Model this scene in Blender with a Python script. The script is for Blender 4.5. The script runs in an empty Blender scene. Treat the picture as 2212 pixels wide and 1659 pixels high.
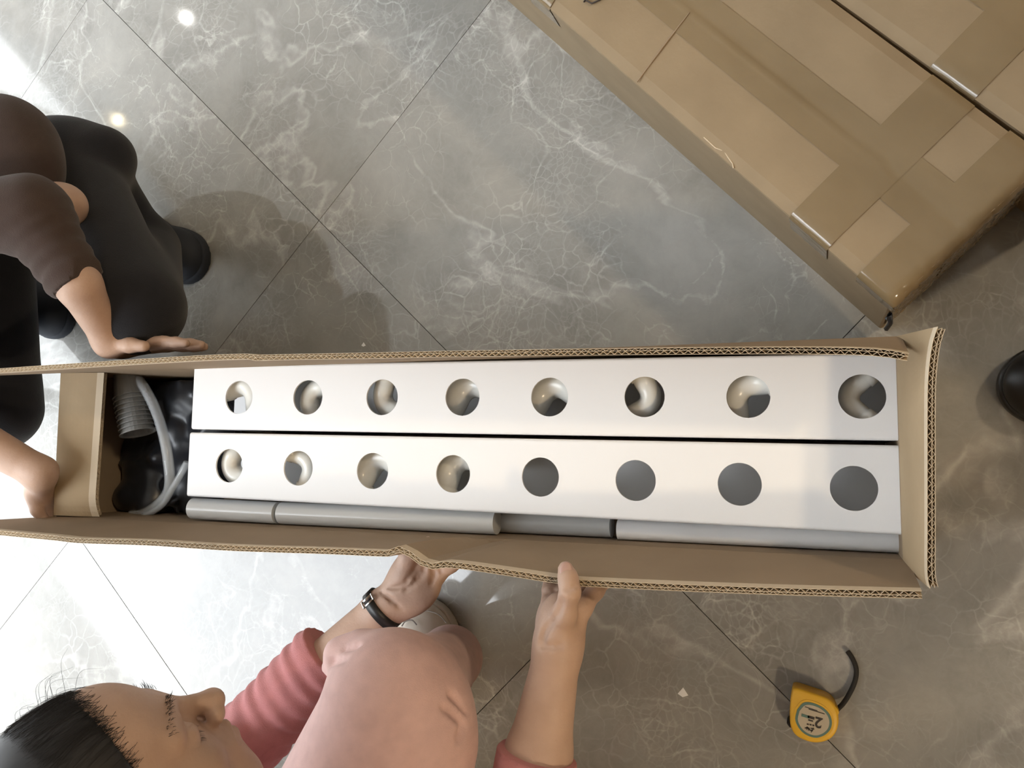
import bpy, bmesh, math, random
import numpy as np
from mathutils import Vector, Matrix

# ---------------------------------------------------------------- camera geometry
H = 1.2                                   # camera height above the floor
FPX = 1737.0845                           # focal length in pixels of the 2212x1659 frame
CX, CY = 1106.0, 829.5
_n = np.array([.38412742, .08330546, 1.0]); _n /= np.linalg.norm(_n)   # straight down, in camera axes
_ex = np.array([1., 0, 0]) - _n * _n[0]; _ex /= np.linalg.norm(_ex)
_ey = np.cross(_n, _ex)

def W(u, v, z=0.0):
    """point at height z that is seen in the direction of pixel (u, v)"""
    d = np.array([(u - CX) / FPX, (v - CY) / FPX, 1.0])
    X = d * (H - z) / (d @ _n)
    return np.array([X @ _ex, -(X @ _ey), z])

scene = bpy.context.scene
col = scene.collection
R = np.array([_ex, -_ey, -_n])            # camera axes -> world
cam_data = bpy.data.cameras.new('camera')
cam = bpy.data.objects.new('camera', cam_data); col.objects.link(cam)
m = np.eye(4); m[:3, 0] = R @ [1, 0, 0]; m[:3, 1] = R @ [0, -1, 0]; m[:3, 2] = R @ [0, 0, -1]; m[:3, 3] = [0, 0, H]
cam.matrix_world = Matrix(m.tolist())
cam_data.sensor_fit = 'HORIZONTAL'; cam_data.sensor_width = 36.0
cam_data.lens = FPX / 2212.0 * 36.0
cam_data.clip_start = 0.01
scene.camera = cam

# ---------------------------------------------------------------- world, exposure
world = bpy.data.worlds.new('world'); scene.world = world; world.use_nodes = True
bg = world.node_tree.nodes['Background']
bg.inputs[0].default_value = (0.90, 0.95, 1.0, 1); bg.inputs[1].default_value = 12.6
scene.view_settings.view_transform = 'Standard'; scene.view_settings.look = 'None'
scene.view_settings.gamma = 1.0; scene.view_settings.use_curve_mapping = False
scene.view_settings.exposure = 0.0
scene.cycles.use_denoising = True; scene.cycles.use_adaptive_sampling = True; scene.cycles.adaptive_threshold = .02
scene.cycles.max_bounces = 7; scene.cycles.diffuse_bounces = 4; scene.cycles.transparent_max_bounces = 8

# room axes: the room is square with its floor tiles, which lie at 44 degrees to the view
ROT = 0.76910492
TA = np.array([math.cos(ROT), -math.sin(ROT)])     # along the window wall
TB = np.array([math.sin(ROT), math.cos(ROT)])      # away from the window wall
def room(t, o, z=0.0):                             # o = distance towards the window wall
    p = TA * t - TB * o
    return (p[0], p[1], z)
WIN_O, CEIL = 1.6, 3.05
WIN_T0, WIN_T1 = -6.2, -0.55
portal = bpy.data.lights.new('window_portal', 'AREA'); portal.shape = 'RECTANGLE'
portal.size = WIN_T1 - WIN_T0; portal.size_y = 2.7; portal.cycles.is_portal = True
po = bpy.data.objects.new('window_portal', portal); col.objects.link(po)
tm = (WIN_T0 + WIN_T1) / 2
mx = np.eye(4); mx[:3, 0] = [TA[0], TA[1], 0]; mx[:3, 1] = [0, 0, 1]; mx[:3, 2] = np.cross(mx[:3, 0], mx[:3, 1]); mx[:3, 3] = room(tm, WIN_O + .02, 1.55)
if np.dot(-mx[:3, 2], [TB[0], TB[1], 0]) < 0: mx[:3, 0] *= -1; mx[:3, 2] *= -1
po.matrix_world = Matrix(mx.tolist())

rnd = random.Random(7)

# ---------------------------------------------------------------- materials
def mat(name, color=(.8, .8, .8), rough=.5, spec=.5, **kw):
    ma = bpy.data.materials.new(name); ma.use_nodes = True
    b = ma.node_tree.nodes['Principled BSDF']
    b.inputs['Base Color'].default_value = (*color, 1); b.inputs['Roughness'].default_value = rough
    b.inputs['Specular IOR Level'].default_value = spec
    for k, v in kw.items(): b.inputs[k.replace('_', ' ')].default_value = v
    return ma
def nodes_of(ma):
    nt = ma.node_tree; return nt, nt.nodes, nt.links, nt.nodes['Principled BSDF']
def noise_color(ma, c1, c2, scale=20, detail=4, bump=0, bscale=None, stretch=None, lo=.3, hi=.7):
    nt, N, L, b = nodes_of(ma)
    tc = N.new('ShaderNodeTexCoord'); src = tc.outputs['Object']
    if stretch:
        mp = N.new('ShaderNodeMapping'); mp.inputs['Scale'].default_value = stretch; L.new(src, mp.inputs[0]); src = mp.outputs[0]
    no = N.new('ShaderNodeTexNoise'); no.inputs['Scale'].default_value = scale; no.inputs['Detail'].default_value = detail; L.new(src, no.inputs['Vector'])
    cr = N.new('ShaderNodeValToRGB'); cr.color_ramp.elements[0].position = lo; cr.color_ramp.elements[1].position = hi
    cr.color_ramp.elements[0].color = (*c1, 1); cr.color_ramp.elements[1].color = (*c2, 1)
    L.new(no.outputs[0], cr.inputs[0]); L.new(cr.outputs[0], b.inputs['Base Color'])
    if bump:
        n2 = N.new('ShaderNodeTexNoise'); n2.inputs['Scale'].default_value = bscale or scale * 4; n2.inputs['Detail'].default_value = 4; L.new(src, n2.inputs['Vector'])
        bu = N.new('ShaderNodeBump'); bu.inputs['Strength'].default_value = bump; bu.inputs['Distance'].default_value = .002
        L.new(n2.outputs[0], bu.inputs['Height']); L.new(bu.outputs[0], b.inputs['Normal'])
    return ma

def marble():
    ma = mat('polished_marble_tile', rough=.055, spec=.52)
    nt, N, L, b = nodes_of(ma)
    tc = N.new('ShaderNodeTexCoord'); oi = N.new('ShaderNodeObjectInfo')
    sc = N.new('ShaderNodeVectorMath'); sc.operation = 'SCALE'; sc.inputs[0].default_value = (37, 53, 19); L.new(oi.outputs['Random'], sc.inputs['Scale'])
    ad = N.new('ShaderNodeVectorMath'); L.new(tc.outputs['Object'], ad.inputs[0]); L.new(sc.outputs[0], ad.inputs[1])
    def noise(scale, detail, src, rough=.55, dist=0):
        x = N.new('ShaderNodeTexNoise'); x.inputs['Scale'].default_value = scale; x.inputs['Detail'].default_value = detail
        x.inputs['Roughness'].default_value = rough; x.inputs['Distortion'].default_value = dist; L.new(src, x.inputs['Vector']); return x
    def ramp(src, stops):
        r = N.new('ShaderNodeValToRGB'); e = r.color_ramp.elements
        while len(e) < len(stops): e.new(.5)
        for i, (p, c) in enumerate(stops): e[i].position = p; e[i].color = (*((c,) * 3 if not isinstance(c, tuple) else c), 1)
        L.new(src, r.inputs[0]); return r
    def math_(op, a, bb):
        x = N.new('ShaderNodeMath'); x.operation = op
        for i, s in enumerate((a, bb)):
            if isinstance(s, (int, float)): x.inputs[i].default_value = s
            else: L.new(s, x.inputs[i])
        return x.outputs[0]
    w = noise(5, 3, ad.outputs[0])
    ws = N.new('ShaderNodeVectorMath'); ws.operation = 'SCALE'; ws.inputs['Scale'].default_value = .11; L.new(w.outputs['Color'], ws.inputs[0])
    wp = N.new('ShaderNodeVectorMath'); L.new(ad.outputs[0], wp.inputs[0]); L.new(ws.outputs[0], wp.inputs[1])
    wf = noise(30, 3, wp.outputs[0]); wfs = N.new('ShaderNodeVectorMath'); wfs.operation = 'SCALE'; wfs.inputs['Scale'].default_value = .020; L.new(wf.outputs['Color'], wfs.inputs[0])
    wp2 = N.new('ShaderNodeVectorMath'); L.new(wp.outputs[0], wp2.inputs[0]); L.new(wfs.outputs[0], wp2.inputs[1])
    def edges(scale, width, src):
        v = N.new('ShaderNodeTexVoronoi'); v.feature = 'DISTANCE_TO_EDGE'; v.inputs['Scale'].default_value = scale; L.new(src, v.inputs['Vector'])
        return ramp(v.outputs['Distance'], [(0, 1.0), (width, 0.0)]).outputs[0]
    m1 = ramp(noise(4.5, 3, ad.outputs[0]).outputs[0], [(.42, 0.0), (.68, 1.0)]).outputs[0]
    m2 = ramp(noise(6, 4, wp.outputs[0]).outputs[0], [(.40, 0.0), (.66, 1.0)]).outputs[0]
    e1 = math_('MULTIPLY', edges(10, .022, wp2.outputs[0]), m1)
    e2 = math_('MULTIPLY', edges(31, .055, wp2.outputs[0]), m2)
    e3 = math_('MULTIPLY', edges(75, .11, wp2.outputs[0]), m1)
    big = ramp(noise(1.7, 5, ad.outputs[0], .5, .6).outputs[0], [(.472, 0.0), (.482, 1.0), (.484, 1.0), (.494, 0.0)]).outputs[0]
    v = math_('ADD', math_('MULTIPLY', e1, .48), math_('MULTIPLY', e2, .40))
    v = math_('ADD', v, math_('MULTIPLY', e3, .30))
    v = math_('ADD', v, math_('MULTIPLY', big, .40))
    cl = N.new('ShaderNodeClamp'); L.new(v, cl.inputs[0])
    brk = ramp(noise(22, 5, ad.outputs[0], .7).outputs[0], [(.34, .25), (.62, 1.0)]).outputs[0]
    v = math_('MULTIPLY', math_('MULTIPLY', v, 1.45), brk)
    cloud = ramp(noise(3.2, 7, wp.outputs[0], .62).outputs[0], [(.50, 0.0), (.72, .36)]).outputs[0]
    v = math_('MAXIMUM', v, cloud); L.new(v, cl.inputs[0])
    base = ramp(noise(9, 10, wp.outputs[0], .74).outputs[0], [(.28, (.225, .221, .209)), (.52, (.285, .279, .262)), (.76, (.345, .331, .304))])
    mixn = N.new('ShaderNodeMixRGB'); mixn.inputs[2].default_value = (.53, .525, .50, 1)
    L.new(cl.outputs[0], mixn.inputs[0]); L.new(base.outputs[0], mixn.inputs[1]); L.new(mixn.outputs[0], b.inputs['Base Color'])
    return ma

M = {}
M['marble'] = marble()
M['grout'] = mat('dark_grout', (.16, .15, .135), .9)
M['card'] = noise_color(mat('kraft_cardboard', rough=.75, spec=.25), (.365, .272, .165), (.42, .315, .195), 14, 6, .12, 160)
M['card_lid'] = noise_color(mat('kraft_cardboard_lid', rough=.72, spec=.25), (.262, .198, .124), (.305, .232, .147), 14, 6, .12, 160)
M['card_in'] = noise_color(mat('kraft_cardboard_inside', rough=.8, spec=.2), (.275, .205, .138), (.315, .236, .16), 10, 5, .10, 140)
M['paper'] = mat('kraft_paper_edge', (.60, .50, .365), .8)
M['tape'] = noise_color(mat('brown_packing_tape', rough=.13, spec=.6), (.205, .150, .082), (.235, .173, .097), 9, 3, .35, 13, (1, 2, 1))
M['pvc'] = mat('white_pvc', (.87, .87, .875), .5, .4)
M['pvc_warm'] = mat('ivory_pvc', (.80, .79, .74), .22, .5)
M['pipe'] = mat('pale_grey_pvc', (.62, .625, .62), .2, .5)
M['skin'] = noise_color(mat('skin', rough=.5, spec=.35), (.47, .318, .240), (.515, .352, .268), 45, 4, .15, 300)
bs = M['skin'].node_tree.nodes['Principled BSDF']; bs.inputs['Subsurface Weight'].default_value = 0; bs.inputs['Subsurface Radius'].default_value = (.012, .005, .003); bs.inputs['Subsurface Scale'].default_value = .6
M['nail'] = mat('fingernail', (.47, .30, .255), .35)
M['lip'] = mat('lips', (.42, .19, .16), .4)
def cloth(name, c, bump=.35):
    return noise_color(mat(name, rough=.9, spec=.15, Sheen_Weight=.15), tuple(x * .93 for x in c), tuple(min(1, x * 1.06) for x in c), 60, 4, bump, 700)
M['rose'] = cloth('rose_knit', (.50, .205, .205))
M['pale_pink'] = cloth('pale_pink_fleece', (.60, .405, .375), .15)
M['brown_knit'] = cloth('dark_brown_knit', (.060, .042, .036))
M['black_cloth'] = cloth('black_cloth', (.016, .017, .021))
M['navy'] = mat('navy_shoe_fabric', (.014, .018, .026), .8)
M['hair'] = mat('black_hair', (.012, .012, .014), .45)
M['white_leather'] = mat('off_white_leather', (.66, .60, .52), .45)
M['sole'] = mat('pale_rubber', (.50, .46, .40), .6)
M['stitch'] = mat('grey_stitching', (.30, .27, .24), .7)
M['black_leather'] = mat('black_leather', (.012, .012, .012), .42)
M['metal'] = mat('polished_steel', (.75, .75, .75), .15, Metallic=1.0)
M['yellow'] = mat('yellow_plastic', (.80, .47, .035), .42)
M['teal'] = mat('teal_print', (.11, .20, .17), .5)
M['label'] = mat('cream_label', (.52, .45, .33), .5)
M['ink'] = mat('dark_ink', (.035, .025, .02), .6)
M['strap'] = mat('black_webbing', (.022, .02, .018), .8)
M['black_plastic'] = mat('black_plastic_film', (.018, .02, .025), .35)
M['shaded_white'] = mat('shaded_white_plastic', (.26, .26, .25), .5)  # white cups: carton shade and bag dullness put into the grey colour
M['wall'] = noise_color(mat('beige_wall_paint', rough=.8), (.36, .295, .225), (.40, .33, .255), 6)
M['ceil'] = mat('ceiling_paint', (.74, .72, .69), .9)
M['frame'] = mat('grey_window_frame', (.35, .36, .37), .4)
M['facade'] = noise_color(mat('pale_render_facade', rough=.9), (.42, .42, .41), (.52, .52, .51), 1.5)
M['white_paper'] = mat('white_paper', (.85, .85, .85), .7)
def film(name, color, alpha, rough):
    ma = mat(name, color, rough); ma.node_tree.nodes['Principled BSDF'].inputs['Alpha'].default_value = alpha; return ma
M['hose'] = film('clear_vinyl', (.75, .78, .80), .30, .12)
M['clear_bag'] = film('clear_polybag', (.6, .62, .63), .10, .15)
def emit(name, c, s):
    ma = mat(name, (0, 0, 0)); b = ma.node_tree.nodes['Principled BSDF']; b.inputs['Emission Color'].default_value = (*c, 1); b.inputs['Emission Strength'].default_value = s; return ma
M['lamp_white'] = emit('lamp_daylight', (1, .97, .92), 60)
M['lamp_warm2'] = emit('lamp_soft_warm', (1, .84, .55), 45)
M['lamp_warm'] = emit('lamp_warm', (1, .72, .38), 40)

# ---------------------------------------------------------------- mesh helpers
def link(name, me, material, parent=None, smooth=False):
    o = bpy.data.objects.new(name, me); col.objects.link(o)
    if material is not None and not me.materials: me.materials.append(material)
    if smooth:
        me.polygons.foreach_set('use_smooth', [True] * len(me.polygons))
    if parent is not None: o.parent = parent
    return o
def obj(name, bm, material, parent=None, smooth=False):
    me = bpy.data.meshes.new(name); bmesh.ops.recalc_face_normals(bm, faces=bm.faces); bm.to_mesh(me); bm.free()
    return link(name, me, material, parent, smooth)
def pyd(name, v, f, material, parent=None, smooth=False):
    me = bpy.data.meshes.new(name); me.from_pydata([tuple(map(float, p)) for p in v], [], f); me.update()
    return link(name, me, material, parent, smooth)
def tag(o, label, cat, group=None, kind=None):
    if label: o['label'] = label
    if cat: o['category'] = cat
    if group: o['group'] = group
    if kind: o['kind'] = kind
    return o
def struct(o): o['kind'] = 'structure'; return o
def empty(name, loc=(0, 0, 0), rz=0):
    o = bpy.data.objects.new(name, None); col.objects.link(o); o.location = loc; o.rotation_euler = (0, 0, rz); o.empty_display_size = .05
    return o
def box(bm, x0, x1, y0, y1, z0, z1, M4=None):
    v = [bm.verts.new(((x1 if i & 1 else x0), (y1 if i & 2 else y0), (z1 if i & 4 else z0))) for i in range(8)]
    if M4 is not None:
        for q in v: q.co = M4 @ q.co
    for f in ((0, 2, 3, 1), (4, 5, 7, 6), (0, 1, 5, 4), (2, 6, 7, 3), (0, 4, 6, 2), (1, 3, 7, 5)): bm.faces.new([v[i] for i in f])
    return v
def bevel(bm, w, seg=2):
    bmesh.ops.remove_doubles(bm, verts=bm.verts, dist=1e-5)
    bmesh.ops.bevel(bm, geom=list(bm.edges), offset=w, segments=seg, profile=.5, affect='EDGES')
def frames(P):
    """tangent, normal, binormal along a polyline"""
    P = np.asarray(P, float); T = np.gradient(P, axis=0); T /= np.linalg.norm(T, axis=1)[:, None] + 1e-12
    a = np.array([0, 0, 1.]) if abs(T[0][2]) < .9 else np.array([1., 0, 0])
    N = []; nprev = np.cross(T[0], a); nprev /= np.linalg.norm(nprev)
    for t in T:
        nprev = nprev - t * (nprev @ t); nprev /= np.linalg.norm(nprev); N.append(nprev)
    N = np.array(N); return T, N, np.cross(T, N)
def spline(pts, n=40):
    """Catmull-Rom through pts"""
    P = np.asarray(pts, float); P = np.vstack([2 * P[0] - P[1], P, 2 * P[-1] - P[-2]]); out = []
    k = len(P) - 3; per = max(2, n // k)
    for i in range(k):
        p0, p1, p2, p3 = P[i:i + 4]
        for t in np.linspace(0, 1, per, endpoint=False):
            out.append(.5 * ((2 * p1) + (-p0 + p2) * t + (2 * p0 - 5 * p1 + 4 * p2 - p3) * t * t + (-p0 + 3 * p1 - 3 * p2 + p3) * t ** 3))
    out.append(P[-2]); return np.array(out)
def tube(name, P, r, material, parent=None, seg=12, ry=None, cap=True, wall=None):
    P = np.asarray(P, float); T, N, B = frames(P); r = np.broadcast_to(np.asarray(r, float), (len(P),)); ry_ = r if ry is None else np.broadcast_to(np.asarray(ry, float), (len(P),))
    v = []; f = []
    def ring(c, nn, bb, a, b_):
        i0 = len(v)
        for k in range(seg):
            th = 2 * math.pi * k / seg; v.append(c + nn * a * math.cos(th) + bb * b_ * math.sin(th))
        return i0
    def join(i, j, flip=False):
        for k in range(seg):
            q = (i + k, i + (k + 1) % seg, j + (k + 1) % seg, j + k); f.append(q[::-1] if flip else q)
    R_ = [ring(P[i], N[i], B[i], r[i], ry_[i]) for i in range(len(P))]
    for a, b_ in zip(R_, R_[1:]): join(a, b_)
    if wall:
        I_ = [ring(P[i], N[i], B[i], r[i] - wall, ry_[i] - wall) for i in range(len(P))]
        for a, b_ in zip(I_, I_[1:]): join(b_, a)
        join(I_[0], R_[0]); join(R_[-1], I_[-1])
    elif cap:
        for q, rev in ((R_[0], True), (R_[-1], False)):
            k0 = len(v); v += [v[q + k] for k in range(seg)]; t_ = tuple(range(k0, k0 + seg)); f.append(t_[::-1] if rev else t_)
    return pyd(name, v, f, material, parent, True)

# ---------------------------------------------------------------- implicit surfaces (bodies, clothing)
def unit(a): a = np.asarray(a, float); return a / np.linalg.norm(a)
class Field:
    def __init__(s, lo, hi, vox):
        s.lo = np.asarray(lo, float); s.vox = vox
        s.nn = np.ceil((np.asarray(hi, float) - s.lo) / vox).astype(int) + 1
        s.D = np.full(s.nn, .08, np.float32)
        s.ax = [(s.lo[i] + vox * np.arange(s.nn[i])).astype(np.float32) for i in range(3)]
    def sub(s, lo, hi):
        a = np.clip(((np.asarray(lo) - s.lo) / s.vox).astype(int) - 1, 0, s.nn); b = np.clip(((np.asarray(hi) - s.lo) / s.vox).astype(int) + 2, 0, s.nn)
        sl = tuple(slice(int(i), int(j)) for i, j in zip(a, b))
        if any(q.stop <= q.start for q in sl): return None, None
        X, Y, Z = np.meshgrid(s.ax[0][sl[0]], s.ax[1][sl[1]], s.ax[2][sl[2]], indexing='ij', sparse=True)
        return sl, (X, Y, Z)
    def comb(s, sl, d, k, op):
        A = s.D[sl]
        if op == 'u':
            h = np.maximum(k - np.abs(A - d), 0) / max(k, 1e-6); s.D[sl] = np.minimum(A, d) - h * h * k * .25
        else:
            d = -d; h = np.maximum(k - np.abs(A - d), 0) / max(k, 1e-6); s.D[sl] = np.maximum(A, d) + h * h * k * .25
    def cone(s, a, b, ra, rb, k=.01, op='u', mod=None):
        a = np.asarray(a, float); b = np.asarray(b, float); g = max(ra, rb) + k + .02
        sl, g3 = s.sub(np.minimum(a, b) - g, np.maximum(a, b) + g)
        if sl is None: return
        X, Y, Z = g3; ab = b - a; L2 = max(ab @ ab, 1e-9)
        t = np.clip(((X - a[0]) * ab[0] + (Y - a[1]) * ab[1] + (Z - a[2]) * ab[2]) / L2, 0, 1)
        d = np.sqrt((X - a[0] - t * ab[0]) ** 2 + (Y - a[1] - t * ab[1]) ** 2 + (Z - a[2] - t * ab[2]) ** 2) - (ra + (rb - ra) * t)
        if mod is not None: d = d - mod(t, X, Y, Z)
        s.comb(sl, d.astype(np.float32), k, op)
    def chain(s, pts, rs, k=.01, op='u'):
        for i in range(len(pts) - 1): s.cone(pts[i], pts[i + 1], rs[i], rs[i + 1], k, op)
    def ell(s, c, r, A=None, k=.01, op='u'):
        """ellipsoid; rows of A are its axes"""
        c = np.asarray(c, float); r = np.asarray(r, float); A = np.eye(3) if A is None else np.asarray(A, float)
        e = np.sqrt(((A * r[:, None]) ** 2).sum(0)) + k + .02
        sl, g3 = s.sub(c - e, c + e)
        if sl is None: return
        X, Y, Z = g3; q = [((X - c[0]) * A[i][0] + (Y - c[1]) * A[i][1] + (Z - c[2]) * A[i][2]) for i in range(3)]
        k0 = np.sqrt(sum((q[i] / r[i]) ** 2 for i in range(3))); k1 = np.sqrt(sum((q[i] / r[i] ** 2) ** 2 for i in range(3))) + 1e-6
        s.comb(sl, (k0 * (k0 - 1) / k1).astype(np.float32), k, op)
    def plane_cut(s, p, nrm, k=.001, around=None):
        """removes what lies on the nrm side of the plane through p (only within radius `around`)"""
        p = np.asarray(p, float); nrm = np.asarray(nrm, float); nrm = nrm / np.linalg.norm(nrm)
        lo = p - around if around else s.lo; hi = p + around if around else s.lo + s.vox * s.nn
        sl, (X, Y, Z) = s.sub(lo, hi)
        d = (X - p[0]) * nrm[0] + (Y - p[1]) * nrm[1] + (Z - p[2]) * nrm[2]
        s.D[sl] = np.maximum(s.D[sl], d)
    def hit(s, u, v):
        """first surface point along the sight line of a pixel"""
        for z in np.arange(.95, .0, -.0012):
            p = W(u, v, z); i = np.round((p - s.lo) / s.vox).astype(int)
            if np.all(i >= 0) and np.all(i < s.nn) and s.D[tuple(i)] < 0: return p
        return None
    def crease(s, px, r, depth, k=.006, n=14, op='s'):
        P = [s.hit(u, v) for u, v in spline(px, n)]; P = [p for p in P if p is not None]
        out_ = unit(np.array([0, 0, H]) - P[0]); P = [p + out_ * (r - depth) for p in P]
        for i in range(len(P) - 1):
            t = (i + .5) / (len(P) - 1); q = r * (.35 + .65 * math.sin(math.pi * t)); s.cone(P[i], P[i + 1], q, q, k, op)
    def mesh(s, name, material, parent=None):
        D = s.D; D[0] = D[-1] = .05; D[:, 0] = D[:, -1] = .05; D[:, :, 0] = D[:, :, -1] = .05
        S = D < 0
        n_in = np.zeros(tuple(s.nn - 1), np.int8)
        for i in (0, 1):
            for j in (0, 1):
                for k in (0, 1): n_in += S[i:s.nn[0] - 1 + i, j:s.nn[1] - 1 + j, k:s.nn[2] - 1 + k]
        act = (n_in > 0) & (n_in < 8); I = np.argwhere(act)
        idx = np.full(act.shape, -1, np.int32); idx[act] = np.arange(len(I))
        acc = np.zeros((len(I), 3)); cnt = np.zeros(len(I))
        cor = [(i, j, k) for i in (0, 1) for j in (0, 1) for k in (0, 1)]
        val = {c: D[I[:, 0] + c[0], I[:, 1] + c[1], I[:, 2] + c[2]].astype(float) for c in cor}
        for c in cor:
            for ax in range(3):
                if c[ax]: continue
                e = list(c); e[ax] = 1; e = tuple(e); a, b = val[c], val[e]; mk = (a < 0) != (b < 0)
                t = np.where(mk, a / np.where(mk, a - b, 1), 0); p = np.tile(np.array(c, float), (len(I), 1)); p[:, ax] = t
                acc += p * mk[:, None]; cnt += mk
        V = s.lo + s.vox * (I + acc / cnt[:, None])
        F = []
        for ax in range(3):
            o1, o2 = (ax + 1) % 3, (ax + 2) % 3
            a = np.take(S, range(0, s.nn[ax] - 1), ax); b = np.take(S, range(1, s.nn[ax]), ax)
            E_ = np.argwhere(a != b)
            E_ = E_[(E_[:, o1] > 0) & (E_[:, o2] > 0) & (E_[:, o1] < s.nn[o1] - 1) & (E_[:, o2] < s.nn[o2] - 1)]
            q = []
            for d1, d2 in ((-1, -1), (0, -1), (0, 0), (-1, 0)):
                c = E_.copy(); c[:, o1] += d1; c[:, o2] += d2; q.append(idx[c[:, 0], c[:, 1], c[:, 2]])
            q = np.stack(q, 1); fl = ~a[E_[:, 0], E_[:, 1], E_[:, 2]]; q[fl] = q[fl][:, ::-1]; F.append(q)
        F = np.vstack(F)
        me = bpy.data.meshes.new(name); me.vertices.add(len(V)); me.vertices.foreach_set('co', V.ravel())
        me.loops.add(F.size); me.loops.foreach_set('vertex_index', F.ravel().astype(np.int32))
        me.polygons.add(len(F)); me.polygons.foreach_set('loop_start', np.arange(0, F.size, 4, dtype=np.int32)); me.polygons.foreach_set('loop_total', np.full(len(F), 4, np.int32))
        me.update(); me.validate()
        return link(name, me, material, parent, True)

# ================================================================ THE ROOM
floor_bm = bmesh.new()
c4 = [room(-6.6, 1.75), room(3.8, 1.75), room(3.8, -3.8), room(-6.6, -3.8)]
for z in (-.06, -.012): pass
vb = [floor_bm.verts.new((p[0], p[1], -.06)) for p in c4]; vt = [floor_bm.verts.new((p[0], p[1], -.0115)) for p in c4]
floor_bm.faces.new(vt); floor_bm.faces.new(vb[::-1])
for i in range(4): floor_bm.faces.new((vb[i], vb[(i + 1) % 4], vt[(i + 1) % 4], vt[i]))
floor = struct(obj('floor', floor_bm, M['grout']))
T, OA, OB = .8, .2343008 * H, -.7373328 * H
bm = bmesh.new(); box(bm, 0, T - .0012, 0, T - .0012, -.0113, 0)
tile_me = bpy.data.meshes.new('tile'); bmesh.ops.recalc_face_normals(bm, faces=bm.faces); bm.to_mesh(tile_me); bm.free(); tile_me.materials.append(M['marble'])
# grid lines: o = OA + i*T (towards the window) and t = OB + j*T
for i in range(-5, 2):
    for j in range(-7, 6):
        o_, t_ = OA + i * T, OB + j * T
        if o_ > WIN_O or o_ + T < -3.7 or t_ > 3.7 or t_ + T < -6.5: continue
        ti = bpy.data.objects.new('tile', tile_me); col.objects.link(ti); ti.parent = floor
        p = room(t_, o_ + T, 0)                       # corner with smallest t and farthest towards the window
        ti.location = (p[0] + TA[0] * .0006 + TB[0] * .0006, p[1] + TA[1] * .0006 + TB[1] * .0006, (.0002 if (i + j) % 2 else 0))
        ti.rotation_euler = (0, 0, math.atan2(TA[1], TA[0]))
def wall_slab(name, t0, t1, o0, o1, z0, z1, material=None):
    bm = bmesh.new()
    a = [room(t0, o0), room(t1, o0), room(t1, o1), room(t0, o1)]
    lo = [bm.verts.new((p[0], p[1], z0)) for p in a]; hi = [bm.verts.new((p[0], p[1], z1)) for p in a]
    bm.faces.new(lo); bm.faces.new(hi)
    for i in range(4): bm.faces.new((lo[i], lo[(i + 1) % 4], hi[(i + 1) % 4], hi[i]))
    return struct(obj(name, bm, material or M['wall']))
wall_slab('wall_front', WIN_T1, 3.7, WIN_O, WIN_O + .15, 0, CEIL)
wall_slab('wall_back', -6.5, 3.7, -3.85, -3.7, 0, CEIL)
wall_slab('wall_left', -6.65, -6.5, -3.85, WIN_O + .15, 0, CEIL)
wall_slab('wall_right', 3.7, 3.85, -3.85, WIN_O + .15, 0, CEIL)
wall_slab('trim_1', WIN_T0 - .3, WIN_T1, WIN_O, WIN_O + .15, CEIL - .1, CEIL, M['frame'])
wall_slab('trim_2', WIN_T0 - .3, WIN_T1, WIN_O, WIN_O + .15, 0, .06, M['frame'])
wall_slab('ceiling', -6.65, 3.85, -3.85, WIN_O + .15, CEIL, CEIL + .1, M['ceil'])
win = struct(empty('window_1', room(tm, WIN_O + .05, 0)))
nb = 4
for i in range(nb + 1):
    t = WIN_T0 + (WIN_T1 - WIN_T0) * i / nb
    bm = bmesh.new(); a = [np.array(room(t + s, WIN_O + .02 + q)) - np.array(room(tm, WIN_O + .05)) for s, q in ((-.03, 0), (.03, 0), (.03, .06), (-.03, .06))]
    lo = [bm.verts.new((p[0], p[1], .06)) for p in a]; hi = [bm.verts.new((p[0], p[1], CEIL - .1)) for p in a]
    bm.faces.new(lo); bm.faces.new(hi)
    for k in range(4): bm.faces.new((lo[k], lo[(k + 1) % 4], hi[(k + 1) % 4], hi[k]))
    obj('mullion', bm, M['frame'], win)
# the street front that the floor mirrors below the sky
fac = empty('street_building', room(-3, 10, 0))
def fac_box(name, t0, t1, o0, o1, z0, z1, ma):
    bm = bmesh.new(); b0 = np.array(room(-3, 10, 0)); a = [np.array(room(*q)) - b0 for q in ((t0, o0), (t1, o0), (t1, o1), (t0, o1))]
    lo = [bm.verts.new((p[0], p[1], z0)) for p in a]; hi = [bm.verts.new((p[0], p[1], z1)) for p in a]
    bm.faces.new(lo); bm.faces.new(hi)
    for k in range(4): bm.faces.new((lo[k], lo[(k + 1) % 4], hi[(k + 1) % 4], hi[k]))
    return obj(name, bm, ma, fac)
fac_box('wall', -70, 2, 9.5, 10, -1, 8.6, M['facade']); fac_box('sky_blocker', -70, -8, 9.5, 10, 8.6, 46, M['facade'])  # tall upper slab is added to keep bright sky off the upper-left floor
tag(fac, 'pale rendered street building across from the window', 'building')
gp = bmesh.new(); g4 = [room(-30, 1.76), room(12, 1.76), room(12, 30), room(-30, 30)]
gp.faces.new([gp.verts.new((p[0], p[1], -.08)) for p in g4]); struct(obj('ground_outside', gp, M['facade']))

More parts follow.
